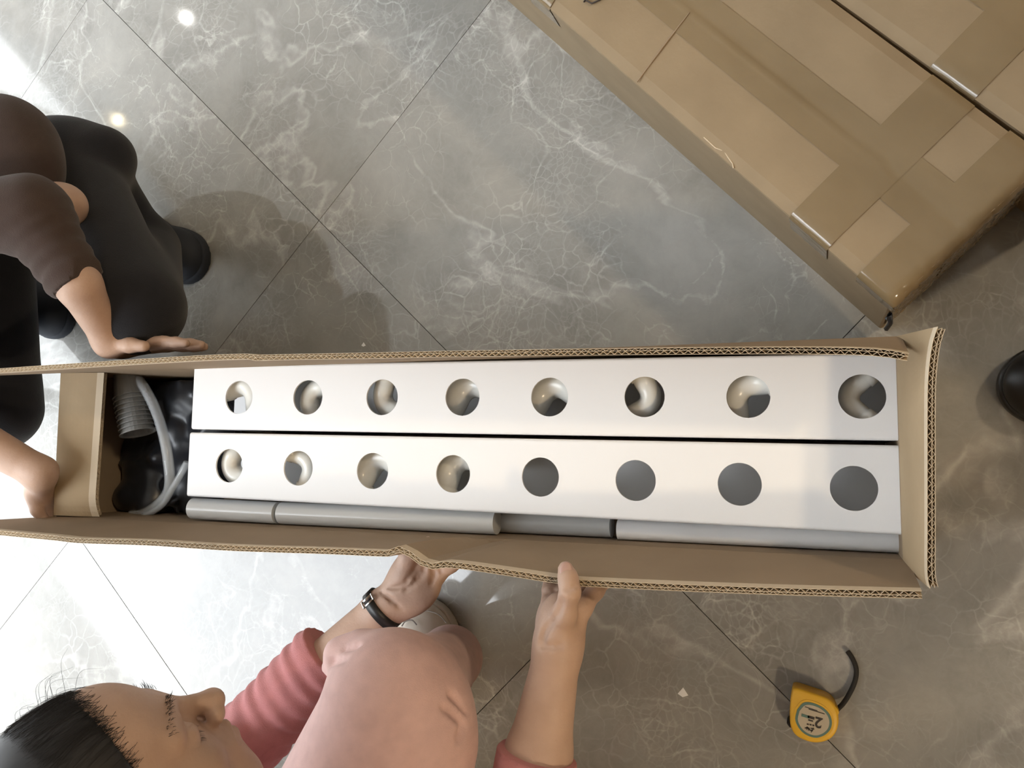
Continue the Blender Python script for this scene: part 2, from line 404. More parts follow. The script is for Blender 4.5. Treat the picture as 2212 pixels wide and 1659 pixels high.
def lamp(px, z, r, ma, label):
    f0 = W(*px, 0); k = 1 + z / H
    p = (f0[0] * k, f0[1] * k, z)
    return lamp_at(p, r, ma, label)
def lamp_at(p, r, ma, label, power=0, color=(1, .8, .55)):
    root = empty('ceiling_lamp', p)
    bm = bmesh.new(); bmesh.ops.create_cone(bm, cap_ends=True, segments=32, radius1=r * 1.25, radius2=r * 1.3, depth=.02, matrix=Matrix.Translation((0, 0, -.01)))
    obj('rim', bm, M['frame'], root)
    bm = bmesh.new(); bmesh.ops.create_cone(bm, cap_ends=True, segments=32, radius1=r, radius2=r, depth=.006, matrix=Matrix.Translation((0, 0, -.0235)))
    obj('diffuser', bm, ma, root)
    if power:
        ld = bpy.data.lights.new('lamp_light', 'AREA'); ld.shape = 'DISK'; ld.size = r * 2; ld.energy = power; ld.color = color
        lo = bpy.data.objects.new('lamp_light', ld); col.objects.link(lo); lo.parent = root; lo.location = (0, 0, -.03)
    tag(root, label, 'lamp'); return root
lamp((408, 42), CEIL - .001, .040, M['lamp_white'], 'round cool white ceiling spotlight mirrored in the tiles')
lamp((260, 262), CEIL - .001, .040, M['lamp_warm2'], 'round warm ceiling spotlight mirrored beside the dark trousers')
lamp_at((2.6, 1.6, CEIL - .001), .16, M['lamp_warm'], 'warm ceiling lamp above the sealed cartons', 52)
lamp_at((1.9, -2.0, CEIL - .001), .16, M['lamp_warm'], 'warm ceiling lamp beyond the tape measure', 52)

# ================================================================ SEALED CARTONS
def cardboard_box(name, u_len, width, height, label, group, seam_gap, tapes, details):
    """local x runs along the carton away from its near end, local y across"""
    root = empty(name); tag(root, label, 'carton', group)
    bm = bmesh.new(); box(bm, 0, u_len, 0, width, 0, height - .004); bevel(bm, .004, 2); obj('body', bm, M['card_lid'], root)
    def lid(x, y):
        s = 0 if y < width / 2 else 1
        y0, y1 = (0.0005, width / 2 - seam_gap / 2) if s == 0 else (width / 2 + seam_gap / 2, width - .0005)
        q = min(1, max(0, (y - y0) / (y1 - y0))); q = q if s == 0 else 1 - q
        z = height + .0018 * math.sin(q * math.pi) * (1 + .4 * math.sin(x * 11 + s)) - .0035 * (1 - min(1, q * 9)) ** 2 + .0012 * q * math.sin(x * 7 + 2 * s)
        return z - .004 * max(0, 1 - max(x, 0) / .012) ** 2
    for s in (0, 1):
        y0, y1 = (0.0005, width / 2 - seam_gap / 2) if s == 0 else (width / 2 + seam_gap / 2, width - .0005)
        n = 60; v = []; f = []
        for i in range(n + 1):
            x = .001 + (u_len - .002) * i / n
            for j in range(9):
                y = y0 + (y1 - y0) * j / 8
                q = j / 8 if s == 0 else 1 - j / 8                 # 0 at the folded edge, 1 at the seam
                z = height + .0018 * math.sin(q * math.pi) * (1 + .4 * math.sin(x * 11 + s)) - .0035 * (1 - min(1, q * 9)) ** 2 + .0012 * q * math.sin(x * 7 + 2 * s)
                z -= .004 * max(0, 1 - x / .012) ** 2
                v.append((x, y, z))
        for i in range(n):
            for j in range(8): a = i * 9 + j; f.append((a, a + 9, a + 10, a + 1))
        nv = len(v); v += [(x, y, height - .0042) for x, y, z in v[:]]
        f += [tuple(k + nv for k in q[::-1]) for q in f[:]]
        rim = [i * 9 for i in range(n + 1)] + [n * 9 + j for j in range(1, 9)] + [i * 9 + 8 for i in range(n - 1, -1, -1)] + [j for j in range(7, 0, -1)]
        for k in range(len(rim)): a, b_ = rim[k], rim[(k + 1) % len(rim)]; f.append((a, b_, b_ + nv, a + nv))
        o = pyd('top_flap', v, f, M['card_lid'], root, False)
    for t in tapes:
        x0, x1, y0, y1, dz = t
        nx = max(2, int((x1 - x0) / .006)); ny = max(2, int((y1 - y0) / .004)); v = []; f = []
        rr = random.Random(int((x0 + y0 * 7) * 1000))
        for i in range(nx + 1):
            for j in range(ny + 1):
                x = x0 + (x1 - x0) * i / nx; y = y0 + (y1 - y0) * j / ny
                z = lid(x, min(max(y, .0006), width - .0006)) + .0005 + dz + .00012 * math.sin(x * 60 + y * 25)
                xx, yy = x, y; sd_ = abs(y - width / 2)
                if sd_ < .004: z += (.0012 * (1 - sd_ / .004) if x > .12 else -.0006 * (1 - sd_ / .004))
                if 0 <= x < .05: z += .0011 * abs(math.sin(x * 330 + 50 * math.sin(y * 37))) * abs(math.sin(y * 150 + x * 90)) * (1 - x / .05)
                if x < 0: xx = -.0012 - rr.random() * .0030; z = height - .004 + x
                if y < 0: yy = -.0008 - rr.random() * .0006; z = height - .004 + y
                v.append((xx, yy, z))
        for i in range(nx):
            for j in range(ny): a = i * (ny + 1) + j; f.append((a, a + ny + 1, a + ny + 2, a + 1))
        pyd('tape_strip', v, f, M['tape'], root, True)
    for d in details: d(root)
    return root
CT = np.array([.0815, .1655]); CA = np.array([-.684, .7295]); CV = np.array([.7295, .684])
def cpx(u, v, z=.2):                       # pixel -> carton coordinates on its lid
    p = W(u, v, z)[:2] - CT; return float(p @ CA), float(p @ CV)
CW = .218; CH = .2
def handwriting(root):
    P = [np.array([*cpx(u, v), CH + .0042]) for u, v in ((1240, -34), (1275, -10), (1263, 8), (1268, 4), (1280, 11), (1300, 2), (1318, -22), (1295, -40))]
    tube('marker_line', P, .0012, M['ink'], root, 6)
def score(root):
    a, b_ = cpx(1374, 180), cpx(1490, 28)
    tube('score_line', [np.array([a[0], a[1] + .002, CH + .0006]), np.array([(a[0] + b_[0]) / 2, (a[1] + b_[1]) / 2, CH + .0024]), np.array([b_[0], b_[1], CH + .0018])], [.0010, .0014, .0006], M['card_in'], root, 6)
    for pts in (((1560, 320), (1572, 338), (1582, 352), (1584, 362)), ((1520, 295), (1545, 318), (1560, 324))):
        tube('torn_edge', [np.array([*cpx(*q), CH - .0022]) for q in pts], .0008, M['paper'], root, 6)
    tube('loose_tape_curl', [np.array([*cpx(u, v), CH + z]) for u, v, z in ((1920, 682, -.02), (1924, 676, -.01), (1928, 690, -.03), (1922, 697, -.05))], .003, M['black_plastic'], root, 6)
tp = [(-.15, 1.27, .078, .140, .0002), (.098, .158, -.05, .218, .0006), (-.16, .052, -.03, .219, .0010), (.60, .66, -.05, .218, .0006)]
seal = cardboard_box('sealed_carton', 1.27, CW, CH, 'taped long brown carton nearest the open box, with marker writing on its lid', None, .0022, tp, [handwriting, score])
seal.location = (CT[0], CT[1], 0); seal.rotation_euler = (0, 0, math.atan2(CA[1], CA[0]) )
# local y must run along +CV: mirror by placing the box on the other side
seal.scale = (1, 1, 1)
seal2 = cardboard_box('sealed_carton', 1.27, CW, CH - .004, 'taped long brown carton behind the other sealed one, across a narrow gap', None, .0022, [(-.15, 1.27, .078, .140, .0002), (.150, .212, -.002, .218, .0006), (-.16, .06, -.002, .219, .0010)], [])
p2 = CT + CV * .2265 + CA * -.045
seal2.location = (p2[0], p2[1], 0); seal2.rotation_euler = (0, 0, math.atan2(CA[1], CA[0]) + .012)
for s_ in (seal, seal2):                   # the carton frame is left-handed as measured: flip its local y
    for ch in s_.children:
        for v in ch.data.vertices: v.co.y = -v.co.y
        ch.data.flip_normals()

# ================================================================ OPEN CARTON
BX = np.array([-.548, .006]); BR = -.008; BL, BWd, BH, TH = 1.272, .252, .22, .0074
ca_, sa_ = math.cos(BR), math.sin(BR)
def toL(p):                                # world -> carton frame
    d = np.asarray(p, float).copy(); x, y = d[0] - BX[0], d[1] - BX[1]; d[0] = ca_ * x + sa_ * y; d[1] = -sa_ * x + ca_ * y; return d
def toW(p):
    d = np.asarray(p, float).copy(); x, y = d[0], d[1]; d[0] = BX[0] + ca_ * x - sa_ * y; d[1] = BX[1] + sa_ * x + ca_ * y; return d
def Lp(u, v, z): return toL(W(u, v, z))
crt = empty('open_carton', (BX[0], BX[1], 0), BR)
tag(crt, 'long open cardboard carton with raised flaps full of white pipes', 'carton')
hx, hy = BL / 2, BWd / 2
bm = bmesh.new()
box(bm, -hx, hx, -hy, hy, .0005, .006)
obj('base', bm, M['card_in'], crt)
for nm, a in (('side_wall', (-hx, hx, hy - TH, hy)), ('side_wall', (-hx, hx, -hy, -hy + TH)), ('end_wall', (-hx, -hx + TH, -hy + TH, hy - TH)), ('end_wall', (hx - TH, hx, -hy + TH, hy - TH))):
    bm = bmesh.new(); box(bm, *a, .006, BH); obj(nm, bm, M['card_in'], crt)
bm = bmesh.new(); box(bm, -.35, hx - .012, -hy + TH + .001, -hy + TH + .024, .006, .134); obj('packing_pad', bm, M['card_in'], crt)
bm = bmesh.new(); box(bm, -hx + .25, -.351, -hy + TH + .001, -hy + TH + .030, .006, .105); obj('packing_pad', bm, M['card_in'], crt)

def flap(base, top, inward, material, ridge=None, bulge=0.0, face=None):
    """a sheet of double-wall board from the fold (base) to the cut edge (top); both polylines, same length"""
    base = np.asarray(base, float); top = np.asarray(top, float); n = len(base); rows = 9
    Lh = np.linalg.norm(top - base, axis=1)
    rc = 1 - .011 / Lh
    def C(r):                                   # r per station
        r = np.asarray(r).reshape(-1, 1); P = base + (top - base) * r + inward * (bulge * np.sin(r * math.pi))
        if ridge is not None: P = P + inward * ridge(base[:, :1] + (top - base)[:, :1] * r, r)
        return P
    def Nrm(r):
        P = C(r); Tn = np.gradient(P, axis=0); U = top - base; q = np.cross(Tn, U); q /= np.linalg.norm(q, axis=1)[:, None]
        s = np.sign((q * inward).sum(1)); s[s == 0] = 1; return q * s[:, None]
    def slab(r0s, r1s, off0, off1, nr):
        v = []; f = []
        for side, off in ((0, off0), (1, off1)):
            for k in range(nr + 1):
                r = r0s + (r1s - r0s) * k / nr; P = C(r) + Nrm(r) * off; v += list(P)
        m_ = (nr + 1) * n
        for k in range(nr):
            for i in range(n - 1):
                a = k * n + i; f.append((a, a + 1, a + n + 1, a + n)); f.append(tuple(q + m_ for q in (a, a + n, a + n + 1, a + 1)))
        for i in range(n - 1):
            a = nr * n + i; f.append((a, a + 1, a + 1 + m_, a + m_)); f.append((i + 1, i, i + m_, i + 1 + m_))
        for k in range(nr):
            a = k * n; f.append((a, a + n, a + n + m_, a + m_)); a = k * n + n - 1; f.append((a + n, a, a + m_, a + n + m_))
        return v, f
    one, zero = np.ones(n), np.zeros(n)
    V, Fc = slab(zero, rc, -TH / 2, TH / 2, rows)
    fl = pyd('flap', V, Fc, material, crt, False)
    # fluting: two wavy papers between the three liners, standing in the cut edge
    s = np.r_[0, np.cumsum(np.linalg.norm(np.diff(C(one), axis=0), axis=1))]
    v = []; f = []
    for off in (-TH / 2, -.0009, TH / 2 - .0004):
        v_, f_ = slab(rc - .002, one, off, off + .0004, 1); k = len(v); v += v_; f += [tuple(i + k for i in q) for q in f_]
    Pt, Pc, Nt = C(one), C(rc - .001), Nrm(one)
    def at(A, q): return np.array([np.interp(q, s, A[:, i]) for i in range(3)])
    for o0, o1, pitch in ((-.0009 + .0004, TH / 2 - .0005, .0084), (-TH / 2 + .0005, -.0009 + .0002, .0072)):
        q = 0.0; up = False; pts = []
        while q < s[-1]: pts.append((q, o1 if up else o0)); up = not up; q += pitch / 2 * (1 + .12 * (rnd.random() - .5))
        h = .00024
        for (qa, oa), (qb, ob) in zip(pts, pts[1:]):
            k = len(v)
            for A, lift in ((Pt, -.0004), (Pc, 0)):
                na = at(Nt, qa); nb_ = at(Nt, qb)
                for (qq, oo, nn_) in ((qa - h, oa, na), (qa + h, oa, na), (qb + h, ob, nb_), (qb - h, ob, nb_)):
                    v.append(at(A, min(max(qq, 0), s[-1])) + nn_ * oo + np.array([0, 0, lift]))
            f += [(k, k + 1, k + 2, k + 3), (k + 4, k + 7, k + 6, k + 5), (k, k + 4, k + 5, k + 1), (k + 1, k + 5, k + 6, k + 2), (k + 2, k + 6, k + 7, k + 3), (k + 3, k + 7, k + 4, k)]
    fo = pyd('fluting', v, f, M['paper'], fl, False)
    return fl
def edge_poly(px, z, n, jitter=0):
    P = spline([Lp(u, v, z) for u, v in px], n * 2)
    s = np.r_[0, np.cumsum(np.linalg.norm(np.diff(P, axis=0), axis=1))]; q = np.linspace(0, s[-1], n)
    return np.stack([np.interp(q, s, P[:, i]) for i in range(3)], 1)
n_ = 90
# far long flap: leans in over the pipes at the right, out at the left
ntop = edge_poly([(-150, 812), (0, 801), (200, 787.5), (420, 774), (540, 770), (556, 774), (575, 772), (800, 768), (1000, 764), (1300, 760), (1600, 757.5), (1800, 758), (1900, 762), (1962, 772)], .335, n_)
nb0 = np.stack([np.linspace(-hx, hx - .002, n_), np.full(n_, hy - TH / 2), np.full(n_, BH)], 1)
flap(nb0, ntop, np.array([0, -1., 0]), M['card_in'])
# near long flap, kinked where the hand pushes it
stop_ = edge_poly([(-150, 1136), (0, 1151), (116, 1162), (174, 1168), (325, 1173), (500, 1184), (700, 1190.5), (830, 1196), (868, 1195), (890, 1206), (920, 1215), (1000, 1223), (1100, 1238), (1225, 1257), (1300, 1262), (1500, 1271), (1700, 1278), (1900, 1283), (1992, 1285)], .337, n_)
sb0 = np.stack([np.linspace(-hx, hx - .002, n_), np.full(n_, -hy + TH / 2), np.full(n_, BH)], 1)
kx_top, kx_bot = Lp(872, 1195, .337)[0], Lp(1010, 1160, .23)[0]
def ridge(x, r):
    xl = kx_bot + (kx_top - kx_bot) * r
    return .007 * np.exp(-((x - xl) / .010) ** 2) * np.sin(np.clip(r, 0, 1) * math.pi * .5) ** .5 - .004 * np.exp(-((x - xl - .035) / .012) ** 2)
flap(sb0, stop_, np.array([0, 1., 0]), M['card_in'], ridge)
# right end flap, standing up
etop = edge_poly([(2034, 708), (2024, 738), (2017, 780), (2013, 830), (2012, 900), (2012, 1000), (2012, 1150), (2012, 1240), (2018, 1270)], .335, 40)
eb0 = np.stack([np.full(40, hx - TH / 2), np.linspace(hy, -hy, 40), np.full(40, BH)], 1)
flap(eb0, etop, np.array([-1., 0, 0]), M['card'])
# left end flap, folded in over the contents
wtop = np.stack([np.full(30, -hx + .118), np.linspace(hy - .008, -hy + .010, 30), BH - .014 - .010 * np.clip((np.linspace(0, 1, 30) - .85) / .15, 0, 1) ** 2], 1)
wtop[:, 0] = np.linspace(Lp(229, 790, .206)[0], Lp(206, 1128, .206)[0], 30)
wb0 = np.stack([np.full(30, -hx + TH / 2), np.linspace(hy - .008, -hy + .010, 30), np.full(30, BH)], 1)
flap(wb0, wtop, np.array([0, 0, 1.]), M['card'], None, .004)

# ================================================================ CONTENTS OF THE CARTON
CHW, CHH, CHT = .0985, .098, .0028
ZT = .21
def channel_mesh(L, holes):
    """square pipe along x, centred, top at z=0; holes = list of x"""
    r = .004; prof = []
    def arc(cx, cz, a0, a1, rr): return [(cx + rr * math.cos(math.radians(a0 + (a1 - a0) * k / 4)), cz + rr * math.sin(math.radians(a0 + (a1 - a0) * k / 4))) for k in range(5)]
    w, h = CHW / 2, CHH
    outer = arc(w - r, -r, 90, 0, r) + arc(w - r, -h + r, 0, -90, r) + arc(-w + r, -h + r, -90, -180, r) + arc(-w + r, -r, 180, 90, r)
    ri = r - .002; t = CHT
    inner = arc(w - t - ri, -t - ri, 90, 0, ri) + arc(w - t - ri, -h + t + ri, 0, -90, ri) + arc(-w + t + ri, -h + t + ri, -90, -180, ri) + arc(-w + t + ri, -t - ri, 180, 90, ri)
    v = []; f = []; no = len(outer)
    for x in (-L / 2, L / 2): v += [(x, y, z) for y, z in outer] + [(x, y, z) for y, z in inner]
    for i in range(no - 1):
        a, b_ = i, i + 1; f.append((a, b_, b_ + 2 * no, a + 2 * no))
        a, b_ = i + no, i + 1 + no; f.append((b_, a, a + 2 * no, b_ + 2 * no))
        for e in (0, 2 * no): q = (i + e, i + no + e, i + 1 + no + e, i + 1 + e); f.append(q if e == 0 else q[::-1])
    e0 = (no - 1, 2 * no - 1, no, 0); f.append(e0); f.append(tuple(q + 2 * no for q in e0[::-1]))
    yw = w - r; yi = w - t - ri; seg = 48; hr = .0252
    xs = [-L / 2] + [(a + b_) / 2 for a, b_ in zip(holes, holes[1:])] + [L / 2]
    def ringcell(xc, x0, x1, yy, z, flip):
        k0 = len(v); cor = [math.atan2(sy * yy, (x1 if sx > 0 else x0) - xc) for sx in (1, -1) for sy in (1, -1)]
        ang = [2 * math.pi * k / seg for k in range(seg)]
        for c in cor:
            c %= 2 * math.pi; k = min(range(seg), key=lambda q: abs((ang[q] - c + math.pi) % (2 * math.pi) - math.pi)); ang[k] = c
        for a in ang: v.append((xc + hr * math.cos(a), hr * math.sin(a), z))
        for a in ang:
            c, s = math.cos(a), math.sin(a); tx = ((x1 - xc) / c if c > 1e-9 else (x0 - xc) / c if c < -1e-9 else 1e9); ty = yy / abs(s) if abs(s) > 1e-9 else 1e9
            q = min(tx, ty); v.append((xc + q * c, q * s, z))
        for k in range(seg):
            a, b_ = k, (k + 1) % seg; q = (k0 + a, k0 + seg + a, k0 + seg + b_, k0 + b_); f.append(q[::-1] if flip else q)
        return k0
    for i, xc in enumerate(holes):
        a0 = ringcell(xc, xs[i], xs[i + 1], yw, 0, False); b0 = ringcell(xc, xs[i], xs[i + 1], yi, -t, True)
        for k in range(seg): a, b_ = k, (k + 1) % seg; f.append((a0 + a, a0 + b_, b0 + b_, b0 + a))
    if not holes:
        k0 = len(v); v += [(-L / 2, -yw, 0), (L / 2, -yw, 0), (L / 2, yw, 0), (-L / 2, yw, 0)]; f.append((k0, k0 + 1, k0 + 2, k0 + 3))
    return v, f
CHANS = []
for (h0, h7, ends, lab) in (((516, 858.5), (1862, 856.5), ((417, 858), (1953, 859)), 'white square channel with eight round holes, elbows inside every hole'),
                            ((495, 1006), (1844.5, 1055), ((407, 1005), (1962, 1057)), 'white square channel with eight round holes, half of them empty')):
    a, b_ = W(*h0, ZT), W(*h7, ZT); e0, e1 = W(*ends[0], ZT), W(*ends[1], ZT)
    dv = (b_ - a); pit = np.linalg.norm(dv) / 7; dv /= np.linalg.norm(dv)
    x0 = (e0 - a) @ dv; x1 = (e1 - a) @ dv; Lc = x1 - x0; mid = a + dv * (x0 + x1) / 2
    holes = [k * pit - (x0 + x1) / 2 for k in range(8)]
    v, f = channel_mesh(Lc, holes)
    o = pyd('grow_channel', v, f, M['pvc'], None, False); o.location = (mid[0], mid[1], ZT); o.rotation_euler = (0, 0, math.atan2(dv[1], dv[0]))
    tag(o, lab, 'plastic channel'); CHANS.append((mid, dv, holes, Lc))
    v, f = channel_mesh(Lc, [])
    o = pyd('grow_channel', v, f, M['pvc'], None, False); o.location = (mid[0], mid[1], ZT - CHH - .0008); o.rotation_euler = (0, 0, math.atan2(dv[1], dv[0]))
    tag(o, 'plain white square channel lying under the one with ' + ('elbows in every hole' if len(CHANS) == 1 else 'half empty holes'), 'plastic channel')

def sweep(P, r, wall, seg=20):
    P = np.asarray(P, float); Tn, N, B = frames(P); v = []; f = []
    for rad in (np.asarray(r), np.asarray(r) - wall):
        for i in range(len(P)):
            for k in range(seg): th = 2 * math.pi * k / seg; v.append(P[i] + N[i] * rad[i] * math.cos(th) + B[i] * rad[i] * math.sin(th))
    m_ = len(P) * seg
    for i in range(len(P) - 1):
        for k in range(seg):
            a, b_ = i * seg + k, i * seg + (k + 1) % seg; f.append((a, b_, b_ + seg, a + seg)); f.append((b_ + m_, a + m_, a + seg + m_, b_ + seg + m_))
    for i in (0, len(P) - 1):
        for k in range(seg): a, b_ = i * seg + k, i * seg + (k + 1) % seg; q = (a, a + m_, b_ + m_, b_); f.append(q if i == 0 else q[::-1])
    return v, f
def elbow_mesh():
    Rb, r0, r1 = .031, .0215, .0245; P = []; rr = []
    for s, q in ((-.046, r1), (-.0241, r1), (-.024, r0)): P.append((s, -Rb, 0)); rr.append(q)
    for k in range(11): a = -math.pi / 2 + math.pi / 2 * k / 10; P.append((Rb * math.cos(a) , Rb * math.sin(a), 0)); rr.append(r0)
    P = [(x, y, z) for x, y, z in P]
    for s, q in ((.0240, r0), (.0241, r1), (.046, r1)): P.append((Rb, s - .0, 0)); rr.append(q)
    P[3] = (0, -Rb, 0)
    return sweep(P, np.array(rr), .0025)
ev, ef = elbow_mesh(); el_me = bpy.data.meshes.new('pipe_elbow'); el_me.from_pydata([tuple(map(float, q)) for q in ev], [], ef); el_me.materials.append(M['pvc_warm'])
el_me.polygons.foreach_set('use_smooth', [True] * len(el_me.polygons))
ordn = ['first', 'second', 'third', 'fourth', 'fifth', 'sixth', 'seventh', 'eighth']
rots = [[(0, 0, 100), (8, 0, 200), (10, 12, 250), (14, 6, 160), (4, 10, 150), (6, 0, 30), (0, 6, 185), (14, 0, 225)],
        [(0, 0, 250), (6, 0, 70), (8, 8, 150), (14, 4, 170)]]
for ci, n_el in ((0, 8), (1, 4)):
    mid, dv, holes, _ = CHANS[ci]; nv = np.array([-dv[1], dv[0], 0])
    for k in range(n_el):
        o = bpy.data.objects.new('pipe_elbow', el_me); col.objects.link(o)
        rx, ry, rz = rots[ci][k]; E3 = Matrix.Rotation(math.radians(rz), 3, 'Z') @ Matrix.Rotation(math.radians(ry), 3, 'Y') @ Matrix.Rotation(math.radians(rx), 3, 'X')
        Q = np.array(ev) @ np.array(E3).T; sc_ = min(1.0, .088 / (Q[:, 1].max() - Q[:, 1].min())); Q = Q * sc_
        wantc = np.array([Q[:, 0].mean(), Q[:, 1].mean()]); ly = -wantc[1]; half = CHW / 2 - CHT - .0012
        ly = min(max(ly, -half - Q[:, 1].min()), half - Q[:, 1].max()); lx = holes[k] - wantc[0] - .006
        lz = -CHT - .004 - Q[:, 2].max(); th_c = math.atan2(dv[1], dv[0])
        q = mid + dv * lx + nv * ly; o.scale = (sc_,) * 3
        o.rotation_euler = (Matrix.Rotation(th_c, 3, 'Z') @ E3).to_euler(); o.location = (q[0], q[1], ZT + lz)
        tag(o, f'white elbow under {ordn[k]} hole from the hose, in ' + ('the elbow-filled channel' if ci == 0 else 'the half empty channel'), 'pipe elbow', 'elbows inside the channels')

def round_pipe(px0, px1, z, r, label, wall=.003, ma='pipe'):
    a, b_ = toL(W(*px0, z)), toL(W(*px1, z))
    for q in (a, b_): q[1] = max(q[1], -hy + TH + r + .001)
    a, b_ = toW(a), toW(b_); P = [a + (b_ - a) * t for t in np.linspace(0, 1, 6)]
    c = (a + b_) / 2; o = tube('white_pipe', [p - c for p in P], r, M[ma], None, 32); o.location = c
    return tag(o, label, 'pipe')
round_pipe((418, 1098), (601, 1110), .178, .0165, 'short glossy white pipe beside the clear hose, against the channel')
round_pipe((609, 1110), (1074, 1137), .178, .0165, 'long glossy white pipe lying between two pipe ends, over the kinked flap')
round_pipe((1078, 1131), (1322, 1150), .150, .0150, 'short white pipe tucked low between two longer pipes')
round_pipe((1336, 1152), (1952, 1190), .166, .0130, 'long matt white pipe running to the standing end flap', ma='pvc')
round_pipe((440, 1136), (622, 1142), .125, .014, 'short white pipe lying deepest, under the pipe beside the hose')

# left compartment: black bag, cups, hose in a clear bag
g = Field((-1.20, -.135, 0), (-.90, .15, .20), .0035)
rr = random.Random(3)
for _ in range(60):
    x_ = rr.uniform(-1.16, -.95); c = (x_, rr.uniform(-.095, .11), rr.uniform(.07, .098)); g.ell(c, (rr.uniform(.02, .045), rr.uniform(.02, .045), rr.uniform(.02, .034)), None, .012)
g.ell((-1.06, .0, .05), (.11, .11, .05), None, .03)
for _ in range(40):
    a_ = np.array([rr.uniform(-1.17, -.94), rr.uniform(-.11, .12), rr.uniform(.10, .125)]); g.cone(a_, a_ + [rr.uniform(-.06, .06), rr.uniform(-.06, .06), rr.uniform(-.02, .0)], .002, .003, .01)
g.plane_cut((0, 0, .007), (0, 0, -1)); g.plane_cut((-1.172, 0, .05), (-1, 0, 0)); g.plane_cut((-.936, 0, .05), (1, 0, 0)); g.plane_cut((0, -.106, .05), (0, -1, 0)); g.plane_cut((0, .122, .05), (0, 1, 0))
tag(g.mesh('black_bag', M['black_plastic']), 'black plastic bag of parts at the dark end of the open carton', 'bag')
cup_v = []; cup_f = []; seg = 28
for j, (r_, z) in enumerate(((.030, 0), (.030, .0018), (.027, .0018), (.021, .045), (.0195, .045), (.0255, .0025), (.0275, 0))):
    for k in range(seg): th = 2 * math.pi * k / seg; cup_v.append((r_ * math.cos(th), r_ * math.sin(th), z))
for j in range(7):
    for k in range(seg): a, b_ = k, (k + 1) % seg; j2 = (j + 1) % 7; cup_f.append((j * seg + a, j * seg + b_, j2 * seg + b_, j2 * seg + a))
cup_me = bpy.data.meshes.new('net_cup'); cup_me.from_pydata(cup_v, [], cup_f); cup_me.materials.append(M['shaded_white'])
c0, c1 = W(284, 858, .150), W(299, 936, .150); cd = (c1 - c0) / np.linalg.norm(c1 - c0)
rotc = Vector((0, 0, 1)).rotation_difference(Vector(-cd)).to_euler()
for k in range(9):
    o = bpy.data.objects.new('net_cup', cup_me); col.objects.link(o); o.rotation_euler = rotc; p = c0 + (c1 - c0) * k / 8; o.location = p
    tag(o, ['innermost', 'second', 'third', 'fourth', 'fifth', 'sixth', 'seventh', 'eighth', 'outermost'][k] + (' white cup of the toothed stack beside the clear hose' if k in (0, 8) else ' white cup from the far end of the toothed stack by the hose'), 'cup', 'nested cups in the open carton')
hp = [W(u, v, z) for u, v, z in ((235, 812, .12), (268, 800, .135), (300, 822, .15), (330, 872, .155), (352, 935, .158), (364, 1000, .158), (366, 1050, .15), (352, 1078, .14), (320, 1104, .125), (285, 1112, .11))]
hose = tube('clear_hose', spline(hp, 70), .0085, M['hose'], None, 16, wall=.0018)
tag(hose, 'thick loop of clear hose curling beside the end flap', 'hose')
hp2 = [W(u, v, z) for u, v, z in ((404, 998, .165), (392, 1022, .165), (372, 1056, .160), (352, 1088, .15), (325, 1108, .135), (300, 1120, .12))]
tag(tube('clear_hose', spline(hp2, 40), .0055, M['hose'], None, 14, wall=.0014), 'thin clear hose end poking out next to the half empty channel', 'hose')

# ================================================================ TAPE MEASURE
tm_root = empty('tape_measure', tuple(W(1755, 1548, 0)))
base = W(1755, 1548, 0)
def tl(u, v, z): p = W(u, v, z) - base; return p
out = [(1712, 1488), (1722, 1487), (1750, 1496), (1780, 1506), (1796, 1516), (1806, 1530), (1811, 1548), (1811, 1566), (1805, 1584), (1793, 1597), (1776, 1604), (1757, 1605), (1738, 1600), (1720, 1590), (1710, 1576), (1706, 1558), (1706, 1530), (1708, 1505)]
pts = spline([tl(u, v, .034) for u, v in out] + [tl(*out[0], .034)], 108)[:-1]
cen = pts.mean(0)
def prism(name, P, z0, z1, ma, parent, bev=.003):
    n = len(P); lev = [(z0, 1 - bev / .03), (z0 + bev, 1), (z1 - bev, 1), (z1 - bev * .3, 1 - bev * .35 / .03), (z1, 1 - bev / .03)]
    c = P.mean(0); v = []; f = []
    for z, s in lev: v += [(c[0] + (p[0] - c[0]) * s, c[1] + (p[1] - c[1]) * s, z) for p in P]
    for j in range(len(lev) - 1):
        for i in range(n): a, b_ = j * n + i, j * n + (i + 1) % n; f.append((a, b_, b_ + n, a + n))
    f.append(tuple(range(n))[::-1]); f.append(tuple(range((len(lev) - 1) * n, len(lev) * n)))
    o = pyd(name, v, f, ma, parent, True); return o
prism('case', pts, .0005, .034, M['yellow'], tm_root)
ring = spline([tl(u, v, .036) for u, v in ((1722, 1533), (1735, 1519), (1752, 1518), (1775, 1527), (1791, 1542), (1797, 1560), (1793, 1577), (1780, 1589), (1762, 1594), (1742, 1588), (1727, 1575), (1718, 1555))] + [tl(1722, 1533, .036)], 96)[:-1]
rc_ = ring.mean(0)
def disc(name, P, s, z0, z1, ma, k=1.0):
    n = len(P); v = [(rc_[0] + (p[0] - rc_[0]) * s, rc_[1] + (p[1] - rc_[1]) * s, z) for z in (z0, z1) for p in P]
    f = [tuple(range(n))[::-1], tuple(range(n, 2 * n))] + [(i, (i + 1) % n, n + (i + 1) % n, n + i) for i in range(n)]
    return pyd(name, v, f, ma, tm_root, False)
disc('raised_face', ring, 1.12, .0335, .0348, M['yellow']); disc('label_ring', ring, 1.0, .0346, .0354, M['teal']); disc('label_plate', ring, .86, .0350, .0358, M['label'])
